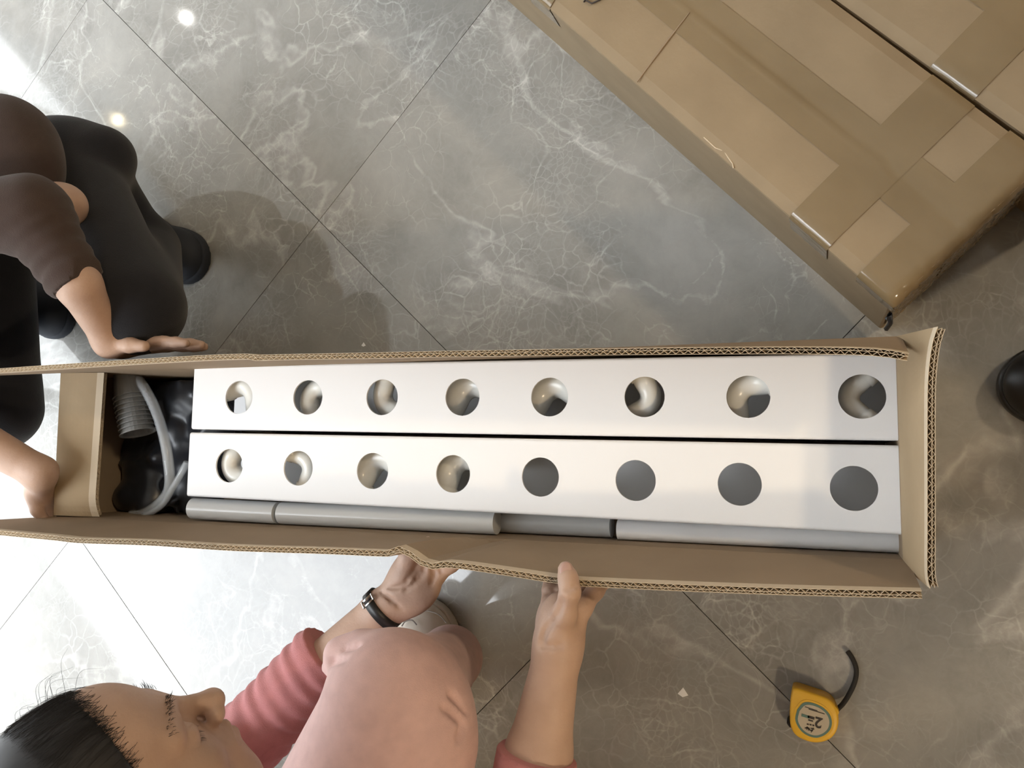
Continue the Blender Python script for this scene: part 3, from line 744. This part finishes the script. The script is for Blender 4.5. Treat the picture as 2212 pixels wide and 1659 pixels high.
def text(s, px, size, rot, ma, z=.0362, nm='lettering'):
    cu = bpy.data.curves.new(nm, 'FONT'); cu.body = s; cu.size = size; cu.extrude = .0002; cu.offset = .0004; cu.align_x = 'CENTER'; cu.align_y = 'CENTER'
    to = bpy.data.objects.new('tmp', cu); col.objects.link(to); dg = bpy.context.evaluated_depsgraph_get()
    me = bpy.data.meshes.new_from_object(to.evaluated_get(dg)); bpy.data.objects.remove(to)
    o = link(nm, me, ma, tm_root); p = tl(*px, z); o.location = p; o.rotation_euler = (0, 0, rot); return o
ra = math.radians(168)
text('2', (1768, 1560), .019, math.radians(168), M['ink'])
bm = bmesh.new()
def bar(px, w, h, ang=ra):
    p = tl(*px, .0362); box(bm, -w / 2, w / 2, -h / 2, h / 2, -.0002, .0002, Matrix.Translation(p) @ Matrix.Rotation(ang, 4, 'Z'))
bar((1752, 1550), .0085, .0032); bar((1751, 1556.5), .006, .0018); bar((1757, 1567), .0024, .0018); bar((1751, 1565.5), .0024, .0018); bar((1745, 1564.5), .0024, .0018)
bar((1764, 1537), .020, .0010); bar((1752, 1531), .016, .0007)
for q in ((1742, 1572), (1746, 1574), (1752, 1578), (1755, 1574)):
    bar(q, .0045, .0011, ra + .3 * (q[0] % 3)); bar((q[0] + 1, q[1] + 1), .001, .004, ra)
obj('small_print', bm, M['ink'], tm_root)
bm = bmesh.new(); bar((1740, 1547), .010, .0035); obj('green_print', bm, M['teal'], tm_root)
prism('corner_clip', spline([tl(u, v, .03) for u, v in ((1797, 1520), (1806, 1527), (1812, 1536), (1811, 1543), (1806, 1548), (1800, 1536))] + [tl(1797, 1520, .03)], 48)[:-1], .012, .032, M['yellow'], tm_root, .002)
prism('hook', spline([tl(u, v, .012) for u, v in ((1700, 1556), (1704, 1551), (1708, 1553), (1710, 1566), (1707, 1571), (1700, 1562))] + [tl(1700, 1556, .012)], 36)[:-1], .001, .014, M['strap'], tm_root, .001)
sp = spline([tl(u, v, z) for u, v, z in ((1809, 1532, .018), (1821, 1520, .012), (1834, 1500, .007), (1846, 1474, .006), (1850, 1452, .006), (1847, 1435, .006), (1839, 1418, .006), (1831, 1407, .006))], 50)
tube('wrist_strap', sp, .0032, M['strap'], tm_root, 10, ry=.0042)
tag(tm_root, 'yellow tape measure with a black strap lying on the tiles', 'tape measure')

# ================================================================ SMALL SCRAPS
for px, s, lab in (((1476, 1497), .008, 'small white paper scrap near the tape measure'), ((786, 745), .0045, 'tiny white paper scrap beside the far carton flap')):
    p = W(*px, 0); v = [(0, s, .0006), (-s, -.2 * s, .0004), (-.1 * s, -.7 * s, .0012), (s * .9, -.3 * s, .0005)]
    v2 = [(x, y, z + .0003) for x, y, z in v]
    o = pyd('paper_scrap', v + v2, [(0, 1, 2, 3)[::-1], (4, 5, 6, 7), (0, 1, 5, 4), (1, 2, 6, 5), (2, 3, 7, 6), (3, 0, 4, 7)], M['white_paper']); o.location = p
    tag(o, lab, 'paper scrap')

# ================================================================ PEOPLE
def limb(F, a, b, ra, rb, side, off, k=.012, mod=None):
    """a limb that is wider than thick: two parallel tapered cores"""
    side = unit(side) * off
    for s in (-1, 1): F.cone(np.asarray(a) + side * s, np.asarray(b) + side * s, ra, rb, k, 'u', mod)
def hand(F, wrist, d, p, t, curl=12, sc=1.0, spread=.06, k=.006):
    """d finger direction, p palm normal, t thumb side"""
    d, p, t = unit(d), unit(p), unit(t); w = np.asarray(wrist, float)
    F.ell(w + d * .052 * sc, (.048 * sc, .038 * sc, .0145 * sc), [d, t, p], .012)
    F.ell(w + d * .02 * sc + t * .012 * sc + p * .006 * sc, (.032 * sc, .018 * sc, .015 * sc), [unit(d + t * .5), unit(t - d * .5), p], .012)
    tips = []
    for i, (off, L0, r0) in enumerate(((.027, .070, .0088), (.009, .078, .0090), (-.009, .072, .0086), (-.026, .058, .0078))):
        q = w + d * (.088 - .004 * abs(i - 1)) * sc + t * off * sc; dd = unit(d + t * spread * (1.5 - i)); pts = [w + d * .05 * sc + t * off * .9 * sc, q]
        for j, fr in enumerate((.46, .30, .24)):
            a = math.radians(curl * (j + .6)); pts.append(pts[-1] + (dd * math.cos(a) + p * math.sin(a)) * L0 * fr * sc)
        F.chain(pts, [r0 * 1.05 * sc, r0 * 1.05 * sc, r0 * .97 * sc, r0 * .9 * sc, r0 * .78 * sc], k); tips.append(pts[-1])
    th = [w + d * .02 * sc + t * .022 * sc, w + d * .05 * sc + t * .044 * sc + p * .006, w + d * .078 * sc + t * .052 * sc + p * .008, w + d * .102 * sc + t * .052 * sc + p * .010]
    F.chain(th, [.0135 * sc, .0115 * sc, .0105 * sc, .0085 * sc], .008); return tips
def shoe(name, heel, toe, parent, upper, sole, width=.09, height=.075, vox=.0025, ankle=None):
    heel = np.asarray(heel, float); toe = np.asarray(toe, float); d = unit(toe - heel); sd = np.array([-d[1], d[0], 0]); L = np.linalg.norm(toe - heel)
    lo = np.minimum(heel, toe) - .09; hi = np.maximum(heel, toe) + .09; lo[2] = -.01; hi[2] = height + .07
    F = Field(lo, hi, vox); w = width / 2
    A = [d, sd, np.array([0, 0, 1.])]
    F.ell(heel + d * w * .85 + [0, 0, .035], (w * .92, w * .78, .04), A, .02)
    F.ell(heel + d * L * .45 + [0, 0, .032], (L * .34, w * .80, height * .62), A, .03)
    F.ell(toe - d * w * 1.15 + [0, 0, .026], (w * 1.15, w * .98, .034), A, .03)
    F.cone(heel + d * w * .95 + [0, 0, .05], heel + d * w * 1.1 + [0, 0, height + .02], w * .72, w * .66, .02)
    F.plane_cut((0, 0, .014), (0, 0, -1))
    F.mesh('shoe_upper', upper, parent)
    F = Field(lo, hi, vox)
    F.ell(heel + d * w * .85 + [0, 0, .012], (w * .98, w * .84, .06), A, .01); F.ell(heel + d * L * .45 + [0, 0, .012], (L * .36, w * .82, .06), A, .03); F.ell(toe - d * w * 1.12 + [0, 0, .012], (w * 1.2, w * 1.05, .06), A, .03)
    F.plane_cut((0, 0, .021), (0, 0, 1)); F.plane_cut((0, 0, .001), (0, 0, -1))
    F.mesh('sole', sole, parent)
def strands(name, curves, r, parent):
    v = []; f = []
    for P in curves:
        P = np.asarray(P, float); Tn, N, B = frames(P); k0 = len(v); n = len(P)
        for i in range(n):
            q = r * (1 - .7 * i / (n - 1))
            for k in range(3): th = 2.094 * k; v.append(P[i] + N[i] * q * math.cos(th) + B[i] * q * math.sin(th))
        for i in range(n - 1):
            for k in range(3): a, b_ = k0 + i * 3 + k, k0 + i * 3 + (k + 1) % 3; f.append((a, b_, b_ + 3, a + 3))
    o = pyd(name, v, f, M['hair'], parent, True); o['kind'] = 'stuff'; return o
def head(F, c, yaw, pitch, roll=0.0):
    """adds head to field F; returns the map from head axes (right, forward, up) to the world"""
    cy_, sy_ = math.cos(yaw), math.sin(yaw)
    fh = np.array([sy_, cy_, 0.]); up = np.array([0, 0, 1.]); rt = np.cross(fh, up)
    f_ = fh * math.cos(pitch) - up * math.sin(pitch); u_ = fh * math.sin(pitch) + up * math.cos(pitch)
    r2 = rt * math.cos(roll) + u_ * math.sin(roll); u2 = u_ * math.cos(roll) - rt * math.sin(roll)
    A = [r2, f_, u2]; c = np.asarray(c, float)
    h = lambda x, y, z: c + r2 * x + f_ * y + u2 * z
    F.ell(h(0, -.014, .034), (.073, .092, .080), A, .01)
    F.ell(h(0, .026, -.034), (.059, .058, .078), A, .03)
    F.ell(h(0, .038, .045), (.056, .045, .050), A, .02)
    F.ell(h(0, .058, -.092), (.021, .021, .018), A, .03)
    for s in (-1, 1):
        F.cone(h(s * .050, -.004, -.055), h(s * .018, .056, -.093), .017, .015, .03)
        F.cone(h(s * .012, .079, .024), h(s * .046, .064, .022), .009, .008, .016)
        F.ell(h(s * .040, .054, -.022), (.021, .019, .017), A, .022)
        F.ell(h(s * .033, .094, .002), (.017, .016, .0095), A, .012, 's')
        F.ell(h(s * .032, .066, .002), (.0145, .0150, .0125), A, .004)
        F.cone(h(s * .019, .0815, -.0060), h(s * .045, .0735, -.0075), .0012, .0012, .003, 's')
        F.ell(h(s * .073, -.012, -.008), (.008, .017, .029), A, .006)
    F.cone(h(0, .082, .014), h(0, .104, -.022), .0075, .0095, .014)
    F.ell(h(0, .106, -.026), (.0110, .0105, .0095), A, .010)
    for s in (-1, 1): F.ell(h(s * .0125, .096, -.029), (.0075, .0095, .0075), A, .006)
    F.ell(h(0, .072, -.058), (.026, .019, .024), A, .018)
    for s in (-1, 1):
        F.cone(h(s * .001, .0915, -.0525), h(s * .021, .082, -.0580), .0052, .0030, .006)
        F.cone(h(0, .0890, -.0650), h(s * .019, .081, -.0605), .0060, .0030, .006)
        F.cone(h(0, .0985, -.0585), h(s * .024, .0860, -.0595), .0014, .0012, .003, 's')
    return h, A
def hair_cap(h, A, parent, lo, hi, vox=.003, bun=True, p0=(0, .050, .090), nr=(0, .9, -.43)):
    F = Field(lo, hi, vox)
    F.ell(h(0, -.016, .036), (.080, .099, .087), A, .01)
    F.ell(h(0, -.05, -.01), (.074, .066, .075), A, .03)
    if bun: F.ell(h(0, -.115, .0), (.034, .030, .036), A, .02)
    q0 = h(*p0); nn_ = A[0] * nr[0] + A[1] * nr[1] + A[2] * nr[2]
    F.plane_cut(q0, nn_)
    for s in (-1, 1): F.ell(h(s * .078, .012, -.022), (.024, .028, .034), A, .01, 's')
    return F.mesh('hair', M['hair'], parent)

# ---------------------------------------------------------------- person in pink, squatting by the near flap
pk = empty('person', (-.52, -.45, 0))
tag(pk, 'person in rose top and pale pink trousers squatting, both hands on the carton', 'person')
inv = Matrix.Translation((.52, .45, 0))
F = Field((-.93, -.80, .13), (-.19, -.10, .87), .0028)
eL = W(545, 1588, .25); wL = W(828, 1313, .212)
side = unit(W(862, 1340, .21) - W(787, 1293, .21))
limb(F, eL, eL + (wL - eL) * .45, .030, .0285, side, .008); limb(F, eL + (wL - eL) * .45, wL, .0285, .0185, side, .0085)
fd = unit(W(950, 1215, .205) - W(850, 1300, .21)); fn = unit(np.cross(side, fd)); fn = fn if fn[2] > 0 else -fn
pc = W(893, 1264, .207)
F.ell(pc, (.046, .037, .0165), [fd, unit(side - fd * (side @ fd)), fn], .016)
F.ell(W(872, 1240, .213), (.036, .020, .017), [unit(W(885, 1205, .21) - W(850, 1280, .21)), unit(np.cross(fn, unit(W(885, 1205, .21) - W(850, 1280, .21)))), fn], .010)
F.ell(W(893, 1298, .206), (.034, .016, .015), [fd, unit(side - fd * (side @ fd)), fn], .012)
F.cone(wL, pc, .021, .018, .02)
F.chain([W(876, 1232, .216), W(884, 1202, .222), W(905, 1180, .226), W(925, 1172, .228)], [.0145, .0125, .0105, .0085], .008)
wy = lambda x: BX[1] + sa_ * (x - BX[0]) - hy - .005
for i in range(4):
    b0 = W(913, 1215, .209) * (1 - i / 3) + W(948, 1244, .200) * (i / 3); L0 = (.066, .074, .068, .055)[i]; r0 = (.0088, .009, .0086, .0078)[i]
    q1 = b0 + np.array([.026, .018, .004]) * (L0 / .07); q1[1] = min(q1[1], wy(q1[0]) - r0 - .001 - .005 * i)
    q2 = q1 + np.array([.020, .010, .006]); q2[1] = min(q2[1], wy(q2[0]) - r0 - .001 - .002 * i); q3 = q2 + np.array([.016, .004, .005]); q3[1] = min(q3[1], wy(q3[0]) - r0)
    F.chain([pc + fd * .01 + (b0 - pc) * .4, b0, q1, q2, q3], [r0 * 1.15, r0 * 1.12, r0, r0 * .92, r0 * .8], .006)
for px, r in (((( 905, 1206), (890, 1240), (866, 1266), (838, 1270)), .0022), (((932, 1224), (938, 1240), (930, 1262)), .0020), (((918, 1220), (912, 1240), (902, 1256)), .0016), (((905, 1232), (893, 1262), (872, 1275)), .0014), (((822, 1278), (845, 1295), (868, 1318)), .0014), (((948, 1222), (952, 1236)), .0012)):
    F.crease(px, r, r * .75, .004)
# right arm and gripping hand
wR = W(1206, 1398, .322); eR = W(1120, 1860, .330)
sdR = np.array([1., 0, 0])
limb(F, eR, eR + (wR - eR) * .5, .031, .0305, sdR, .006); limb(F, eR + (wR - eR) * .5, wR, .0305, .0195, sdR, .0055)
F.ell(W(1212, 1350, .308), (.019, .040, .030), [unit([.96, -.1, .25]), unit([.15, .98, -.1]), unit([-.25, .05, .96])], .016)
F.cone(wR, W(1215, 1345, .31), .023, .024, .02)
F.ell(W(1190, 1352, .288), (.017, .036, .024), None, .014)
F.chain([W(1203, 1385, .326), W(1220, 1326, .339), W(1231, 1278, .352), W(1227, 1248, .347), W(1222, 1229, .338)], [.0150, .0128, .0108, .0096, .0086], .008)
F.chain([W(1235, 1345, .312), W(1258, 1312, .306), W(1286, 1276, .288), W(1306, 1252, .268), W(1310, 1240, .250)], [.0125, .0108, .0092, .0085, .0075], .008)
F.chain([W(1222, 1345, .295), W(1240, 1312, .285), W(1262, 1272, .265), W(1280, 1250, .245), W(1285, 1240, .228)], [.0125, .0108, .0092, .0085, .0075], .008)
F.chain([W(1203, 1345, .285), W(1212, 1306, .272), W(1222, 1270, .255), W(1235, 1248, .238), W(1240, 1238, .222)], [.012, .0105, .009, .0082, .0075], .008)
F.chain([W(1190, 1350, .280), W(1190, 1308, .268), W(1190, 1276, .258), W(1192, 1256, .245), W(1195, 1245, .230)], [.0125, .0110, .0098, .0088, .0078], .008)
F.crease(((1214, 1296), (1203, 1326), (1176, 1362), (1172, 1382)), .0022, .0016, .006); F.crease(((1170, 1282), (1192, 1276), (1208, 1274)), .0014, .001, .004)
F.crease(((1214, 1268), (1228, 1272), (1244, 1266)), .0012, .0008, .003); F.crease(((1160, 1392), (1185, 1396), (1215, 1394)), .0014, .0008, .005)
# trunk core so that head and arms are one body
HC, HY, HP, HRo = np.array([-.581, -.308, .640]), math.radians(16.1), math.radians(33.3), math.radians(22.5)
h, A = head(F, HC, HY, HP, HRo)
nk = h(0, -.050, -.135); sL = nk + [-.165, -.05, -.035]; sR = nk + [.165, -.075, -.010]
F.cone(h(0, -.028, -.045), nk, .047, .052, .03)
F.chain([nk, np.array([-.52, -.50, .42]), np.array([-.50, -.60, .27])], [.055, .085, .085], .04)
F.chain([sL, eL], [.038, .034], .02); F.chain([sR, eR], [.038, .034], .02); F.cone(sL, sR, .04, .04, .04)
F.mesh('body', M['skin'], pk); SK = F
tip = W(1222, 1229, .338)
nc = SK.hit(1223, 1233); tc_ = unit(np.array([0, 0, H]) - nc); tx_ = unit(np.cross([0, 1, 0], tc_)); ty_ = np.cross(tc_, tx_)
nl = Field(nc - .03, nc + .03, .0008); nl.ell(nc - tc_ * .0007, (.0072, .0098, .0024), [tx_, ty_, tc_], .001); nl.mesh('thumbnail', M['nail'], pk)
hair_cap(h, A, pk, HC - .2, HC + .2)
def shoot(q):
    """skin point straight out from the middle of the head towards the head-frame direction q"""
    o_ = h(0, 0, .01); d = unit(h(*q) - o_); last = o_
    for t in np.arange(.03, .15, .0008):
        p = o_ + d * t; i = np.round((p - SK.lo) / SK.vox).astype(int)
        if SK.D[tuple(i)] > 0: return p, d
    return p, d
for s in (-1, 1):
    cs = []; rr = random.Random(11 + s)
    for k in range(80):
        q = rr.random(); p, d = shoot((s * (.012 + .042 * q), .0872 - .026 * q ** 2, .0275 + .006 * math.sin(q * 2.6) + rr.uniform(-.0035, .0035)))
        e = unit(A[0] * s * rr.uniform(.6, 1.2) + A[2] * rr.uniform(-.1, .8) + d * rr.uniform(.15, .7)) * rr.uniform(.004, .009); cs.append([p - d * .0006, p + e * .5 + d * .0004, p + e])
    strands('eyebrow', cs, .00026, pk)
    cs = []
    for k in range(18):
        q = k / 17; p, d = shoot((s * (.019 + .026 * q), .0818 - .008 * q * q, -.0062 - .0028 * math.sin(q * math.pi))); e = (d * .6 - A[2] * .7 + A[0] * s * .4 * q) * .004; cs.append([p - d * .0005, p + e * .5, p + e])
    strands('eyelash', cs, .00022, pk)
cs = []; rr = random.Random(5)
for k in range(1800):                       # fine hair along the hairline, combed back
    x0 = rr.uniform(-.068, .068); fr = abs(rr.gauss(0, .0085)) - .008; zz = .090 - 9.0 * x0 * x0 + rr.uniform(-.003, .003); y0 = .050 + fr + (zz - .09) * .48
    p0_, d0 = shoot((x0, y0, zz)); sw = rr.gauss(0, .006); p1_, d1 = shoot((x0 * 1.02 + sw, y0 - .014, zz + .006)); p2_, d2 = shoot((x0 * 1.03 + sw * 1.6, y0 - .034, zz + .010))
    cs.append(spline([p0_ + d0 * .0004, p1_ + d1 * .004, p2_ + d2 * .009], 8))
for k in range(16):                         # stray hairs that stand off
    x0 = rr.uniform(-.06, .0); zz = .088 + rr.uniform(-.006, .012); p0_, d0 = shoot((x0, .040 + rr.uniform(-.03, .012), zz)); L0 = rr.uniform(.015, .045); w_ = A[0] * rr.uniform(-.6, .6) + A[1] * rr.uniform(.2, .9) + A[2] * rr.uniform(-.5, .3)
    cs.append(spline([p0_, p0_ + d0 * (.008 + .2 * L0) + w_ * L0 * .4, p0_ + d0 * .006 + w_ * L0], 10))
strands('loose_strands', cs, .00020, pk)
# rose top
F = Field((-.95, -.82, .17), (-.17, -.12, .67), .0032)
ub = unit(wL - eL); cu = W(708, 1410, .225)
def wr(freq, amp): return lambda t, X, Y, Z: amp * np.sin(freq * t * 6.283 + 30 * (X - Y) + 18 * np.sin(60 * Z + 25 * Y) * .06) * (.4 + .6 * np.sin(9 * t + 40 * Z) ** 2)
limb(F, eL, cu + ub * .01, .044, .0395, side, .009, .012, wr(7, .0026)); F.cone(eL, sL, .043, .050, .02, 'u', wr(6, .0026))
F.plane_cut(cu, ub, around=.075)
ubR = unit(wR - eR); cuR = W(1160, 1628, .332)
limb(F, eR, cuR + ubR * .01, .040, .0385, sdR, .007, .012); F.cone(eR, sR, .043, .052, .02)
F.plane_cut(cuR, ubR, around=.075)
F.cone(sL, sR, .052, .052, .05)
F.chain([nk - [0, .035, .03], np.array([-.52, -.52, .41]), np.array([-.50, -.61, .27])], [.075, .135, .135], .06)
F.cone(nk - [0, .02, .012], nk + [0, .004, .012], .060, .058, .02)
F.mesh('top', M['rose'], pk)
# pale pink trousers
F = Field((-.80, -.84, .03), (-.20, -.13, .56), .0036)
kn = np.array([-.455, -.284, .386]); hpL = W(735, 1830, .36); an = W(972, 1425, .10)
F.cone(kn, hpL, .076, .105, .03); F.cone(kn + [.02, -.04, -.005], hpL + [.05, 0, -.02], .075, .085, .04); F.ell(kn + [.0, .022, .012], (.055, .060, .055), None, .03)
F.cone(kn + [.0, .0, -.03], an, .066, .044, .03)
F.ell(an + [.0, .004, .0], (.043, .042, .040), None, .02)
hpR = np.array([-.60, -.64, .26]); knR = np.array([-.57, -.47, .10])
F.cone(hpR, knR, .105, .075, .04); F.cone(knR, np.array([-.57, -.74, .08]), .06, .05, .03)
F.ell((-.52, -.66, .26), (.165, .13, .12), None, .05)
F.chain([W(706, 1440, .385), W(732, 1408, .395), W(775, 1382, .39)], [.006, .010, .008], .024)
for px, r, dp in ((((708, 1436), (726, 1427), (748, 1424)), .0022, .0016), (((742, 1404), (758, 1398), (774, 1394)), .0020, .0014), (((955, 1528), (978, 1540), (1004, 1566)), .0026, .0018), (((970, 1500), (988, 1512), (1008, 1540)), .0024, .0015), (((1002, 1566), (998, 1580), (990, 1600)), .0022, .0014)):
    F.crease(px, r, dp, .005, 24)
F.mesh('trousers', M['pale_pink'], pk)
shoe('shoe', W(965, 1520, 0) , W(918, 1296, 0), pk, M['white_leather'], M['sole'], .098, .07)
for px in (((868, 1352), (876, 1342), (890, 1340), (900, 1350)), ((928, 1376), (938, 1362), (950, 1358), (966, 1382))):
    tube('stitching', spline([W(u, v, .062) for u, v in px], 16), .0012, M['stitch'], pk, 6)
tube('stitching', spline([W(u, v, .052) for u, v in ((886, 1335), (905, 1323), (925, 1320), (948, 1328), (964, 1345))], 20), .0010, M['stitch'], pk, 6)
for ch in pk.children: ch.matrix_parent_inverse = inv

# wrist watch strap on the left arm
wt = empty('wrist_watch', tuple(W(826, 1316, .212)))
tag(wt, 'black leather watch strap with steel buckle on the bare wrist', 'watch')
wc = W(826, 1316, .212); ax = unit(wL - eL); s2 = unit(side - ax * (side @ ax)); up2 = np.cross(ax, s2)
if up2[2] < 0: up2 = -up2
ax = unit(ax * 1.0)
def wring(name, r1, r2, wd, th, a0, a1, ma, n=48, shift=0.0):
    v = []; f = []
    for i in range(n + 1):
        a = a0 + (a1 - a0) * i / n; o_ = s2 * math.cos(a) * r1 + up2 * math.sin(a) * r2; nn_ = unit(s2 * math.cos(a) / r1 + up2 * math.sin(a) / r2)
        for w_, t_ in ((-wd, 0), (wd, 0), (wd, th), (-wd, th)): v.append(o_ + ax * (w_ + shift) + nn_ * t_)
    for i in range(n):
        for k in range(4): a, b_ = i * 4 + k, i * 4 + (k + 1) % 4; f.append((a, b_, b_ + 4, a + 4))
    f.append((0, 1, 2, 3)); f.append(tuple(n * 4 + k for k in (3, 2, 1, 0)))
    return pyd(name, v, f, ma, wt, True)
wring('strap', .0300, .0245, .0072, .0022, 0, 2 * math.pi, M['black_leather'])
wring('strap_tail', .0325, .0268, .0068, .0018, math.radians(20), math.radians(112), M['black_leather'])
wring('buckle', .0330, .0275, .0095, .0016, math.radians(121), math.radians(127), M['metal'], 6); wring('buckle', .0330, .0275, .0095, .0016, math.radians(108), math.radians(112), M['metal'], 6)
wring('buckle', .0330, .0275, .0012, .0018, math.radians(108), math.radians(127), M['metal'], 8, .0090); wring('buckle', .0330, .0275, .0012, .0018, math.radians(108), math.radians(127), M['metal'], 8, -.0090)

# ---------------------------------------------------------------- person in dark clothes at the left end
dk = empty('person', (-1.3, .4, 0))
tag(dk, 'person in brown knit and black trousers squatting, arms around the carton end', 'person')
inv = Matrix.Translation((1.3, -.4, 0))
hpL, hpR = W(150, 352, .215), np.array([-1.42, .42, .22])
kL, kR = np.array([-.962, .217, .290]), np.array([-1.362, .075, .20])
F = Field((-1.68, -.06, .0), (-.84, .68, .45), .005)
F.cone(hpL, kL, .072, .070, .03); F.cone(W(80, 335, .22), W(222, 342, .20), .062, .054, .03); F.cone(W(212, 380, .16), W(285, 500, .12), .052, .052, .03); F.cone(kL - [.0, 0, .02], np.array([-1.115, .365, .10]), .062, .048, .03)
F.cone(hpR, kR, .095, .074, .03); F.cone(kR, np.array([-1.52, .30, .08]), .062, .05, .03)
F.ell((-1.31, .45, .22), (.16, .09, .11), [unit([.97, .22, 0]), unit([-.22, .97, 0]), np.array([0, 0, 1.])], .05)
F.plane_cut((0, 0, .055), (0, 0, -1))
F.mesh('trousers', M['black_cloth'], dk)
shoe('shoe', (-1.262, .440, 0), (-1.078, .345, 0), dk, M['navy'], M['navy'], .098, .075, .004)
shoe('shoe', (-1.60, .38, 0), (-1.42, .25, 0), dk, M['navy'], M['navy'], .098, .075, .004)
F = Field((-1.70, -.22, .10), (-.80, .66, .95), .0038)
elN, wN = W(66, 462, .43), W(238, 738, .315)
mdN = W(170, 616, .395)
limb(F, elN, mdN, .028, .025, np.array([.8, .5, .1]), .005); limb(F, mdN, wN, .025, .0175, np.array([.8, .5, .1]), .005)
ny = lambda x: BX[1] + sa_ * (x - BX[0]) + hy
hw = W(240, 745, .275); hw[1] = max(hw[1], ny(hw[0]) + .016)
hand(F, hw, (1, -.02, -.12), (0, -1, 0), (.1, 0, 1), curl=2, sc=1.0, spread=.03)
F.cone(wN, hw + [.03, 0, 0], .020, .016, .02)
elW, wW = np.array([-1.395, .115, .385]), W(88, 1022, .26)
limb(F, elW, wW, .033, .020, np.array([.5, .8, 0]), .006)
hw2 = wW + [.002, -.012, -.012]; hw2[0] = min(hw2[0], -1.186 - .016); F.cone(wW, hw2 + [0, -.03, -.02], .021, .017, .02)
hand(F, hw2, (.02, -.66, -.75), (1, 0, 0), (0, -.75, .66), curl=1, sc=.74, spread=.03)
shL, shR = np.array([-1.31, .29, .58]), np.array([-1.50, .10, .58])
F.cone(shL, elN, .042, .034, .02); F.cone(shR, elW, .042, .034, .02); F.cone(shL, shR, .05, .05, .04)
F.ell(W(126, 446, .345), (.046, .036, .036), None, .03)
hd = np.array([-1.44, .10, .80])
h2, A2 = head(F, hd, math.radians(150), math.radians(20))
F.cone(h2(0, -.028, -.045), np.array([-1.42, .20, .62]), .048, .055, .03)
F.chain([np.array([-1.41, .21, .62]), np.array([-1.36, .32, .46]), np.array([-1.30, .42, .32])], [.06, .10, .08], .04)
F.mesh('body', M['skin'], dk)
hair_cap(h2, A2, dk, hd - .2, hd + .2, .004)
F = Field((-1.72, -.05, .22), (-.92, .70, .72), .0042)
limb(F, elN, mdN + unit(mdN - elN) * .01, .040, .032, np.array([.8, .5, .1]), .007, .012, wr(5, .002)); F.cone(elN, shL, .048, .06, .03)
F.plane_cut(mdN, mdN - elN, around=.07)
c2 = elW + (wW - elW) * .62; limb(F, elW, c2 + unit(wW - elW) * .01, .044, .036, np.array([.5, .8, 0]), .008); F.cone(elW, shR, .05, .06, .03); F.plane_cut(c2, wW - elW, around=.08)
F.cone(shL, shR, .062, .062, .05)
F.chain([np.array([-1.41, .21, .60]), np.array([-1.36, .33, .47]), np.array([-1.29, .44, .36])], [.09, .14, .11], .06)
F.ell(W(10, 330, .36), (.10, .085, .07), [unit([.8, -.6, 0]), unit([.6, .8, 0]), np.array([0, 0, 1.])], .04); F.ell(W(60, 395, .36), (.05, .06, .04), None, .03)
F.mesh('sweater', M['brown_knit'], dk)
for ch in dk.children: ch.matrix_parent_inverse = inv

# ---------------------------------------------------------------- the person who stands at the right edge
st = empty('person', (.45, -.05, 0))
tag(st, 'standing person in black of whom a rounded black shoe toe shows', 'person')
t0 = W(2150, 846, 0) + [.004, 0, 0]
shoe('shoe', t0 + [.281, .03, 0], t0, st, M['black_leather'], M['black_leather'], .10, .08)
t1 = np.array([.345, -.20, 0]); shoe('shoe', t1 + [.28, -.03, 0], t1, st, M['black_leather'], M['black_leather'], .10, .08)
a1, a2 = t0 + [.225, .025, .10], t1 + [.225, -.025, .10]
F = Field((.25, -.42, .04), (.85, .30, 1.02), .009)
for a_, yy in ((a1, .06), (a2, -.16)):
    F.chain([a_, np.array([.47, yy + .01, .48]), np.array([.54, yy, .90])], [.055, .068, .088], .03)
F.ell((.55, -.05, .93), (.12, .16, .10), None, .05)
F.mesh('trousers', M['black_cloth'], st)
F = Field((.02, -.42, .85), (.80, .34, 1.80), .008)
eA, eB = np.array([.36, .24, 1.19]), np.array([.36, -.34, 1.19]); wA, wB = np.array([.13, .08, 1.235]), np.array([.13, -.08, 1.235])
F.chain([np.array([.55, .13, 1.40]), eA, wA], [.04, .035, .024], .02); F.chain([np.array([.55, -.23, 1.40]), eB, wB], [.04, .035, .024], .02)
hand(F, wA, (-.8, -.5, .1), (0, -1, -.2), (0, .1, 1), 25, .95); hand(F, wB, (-.8, .5, .1), (0, 1, -.2), (0, -.1, 1), 25, .95)
F.chain([np.array([.56, -.05, .95]), np.array([.56, -.05, 1.40]), np.array([.52, -.05, 1.50])], [.10, .08, .055], .05)
h3, A3 = head(F, (.45, -.05, 1.60), math.radians(-90), math.radians(35))
F.mesh('body', M['skin'], st)
hair_cap(h3, A3, st, np.array([.25, -.25, 1.4]), np.array([.65, .15, 1.8]), .005, False)
F = Field((.15, -.46, .86), (.82, .38, 1.52), .009)
F.chain([np.array([.56, -.05, .92]), np.array([.57, -.05, 1.15]), np.array([.56, -.05, 1.36])], [.145, .14, .12], .06); F.cone((.56, .13, 1.39), (.56, -.23, 1.39), .07, .07, .06)
for p_, e_, w_ in (((.55, .13, 1.40), eA, wA), ((.55, -.23, 1.40), eB, wB)): F.chain([np.array(p_), e_, e_ + (w_ - e_) * .8], [.06, .048, .036], .02)
F.mesh('jacket', M['brown_knit'], st)
for ch in st.children: ch.matrix_parent_inverse = Matrix.Translation((-.45, .05, 0))
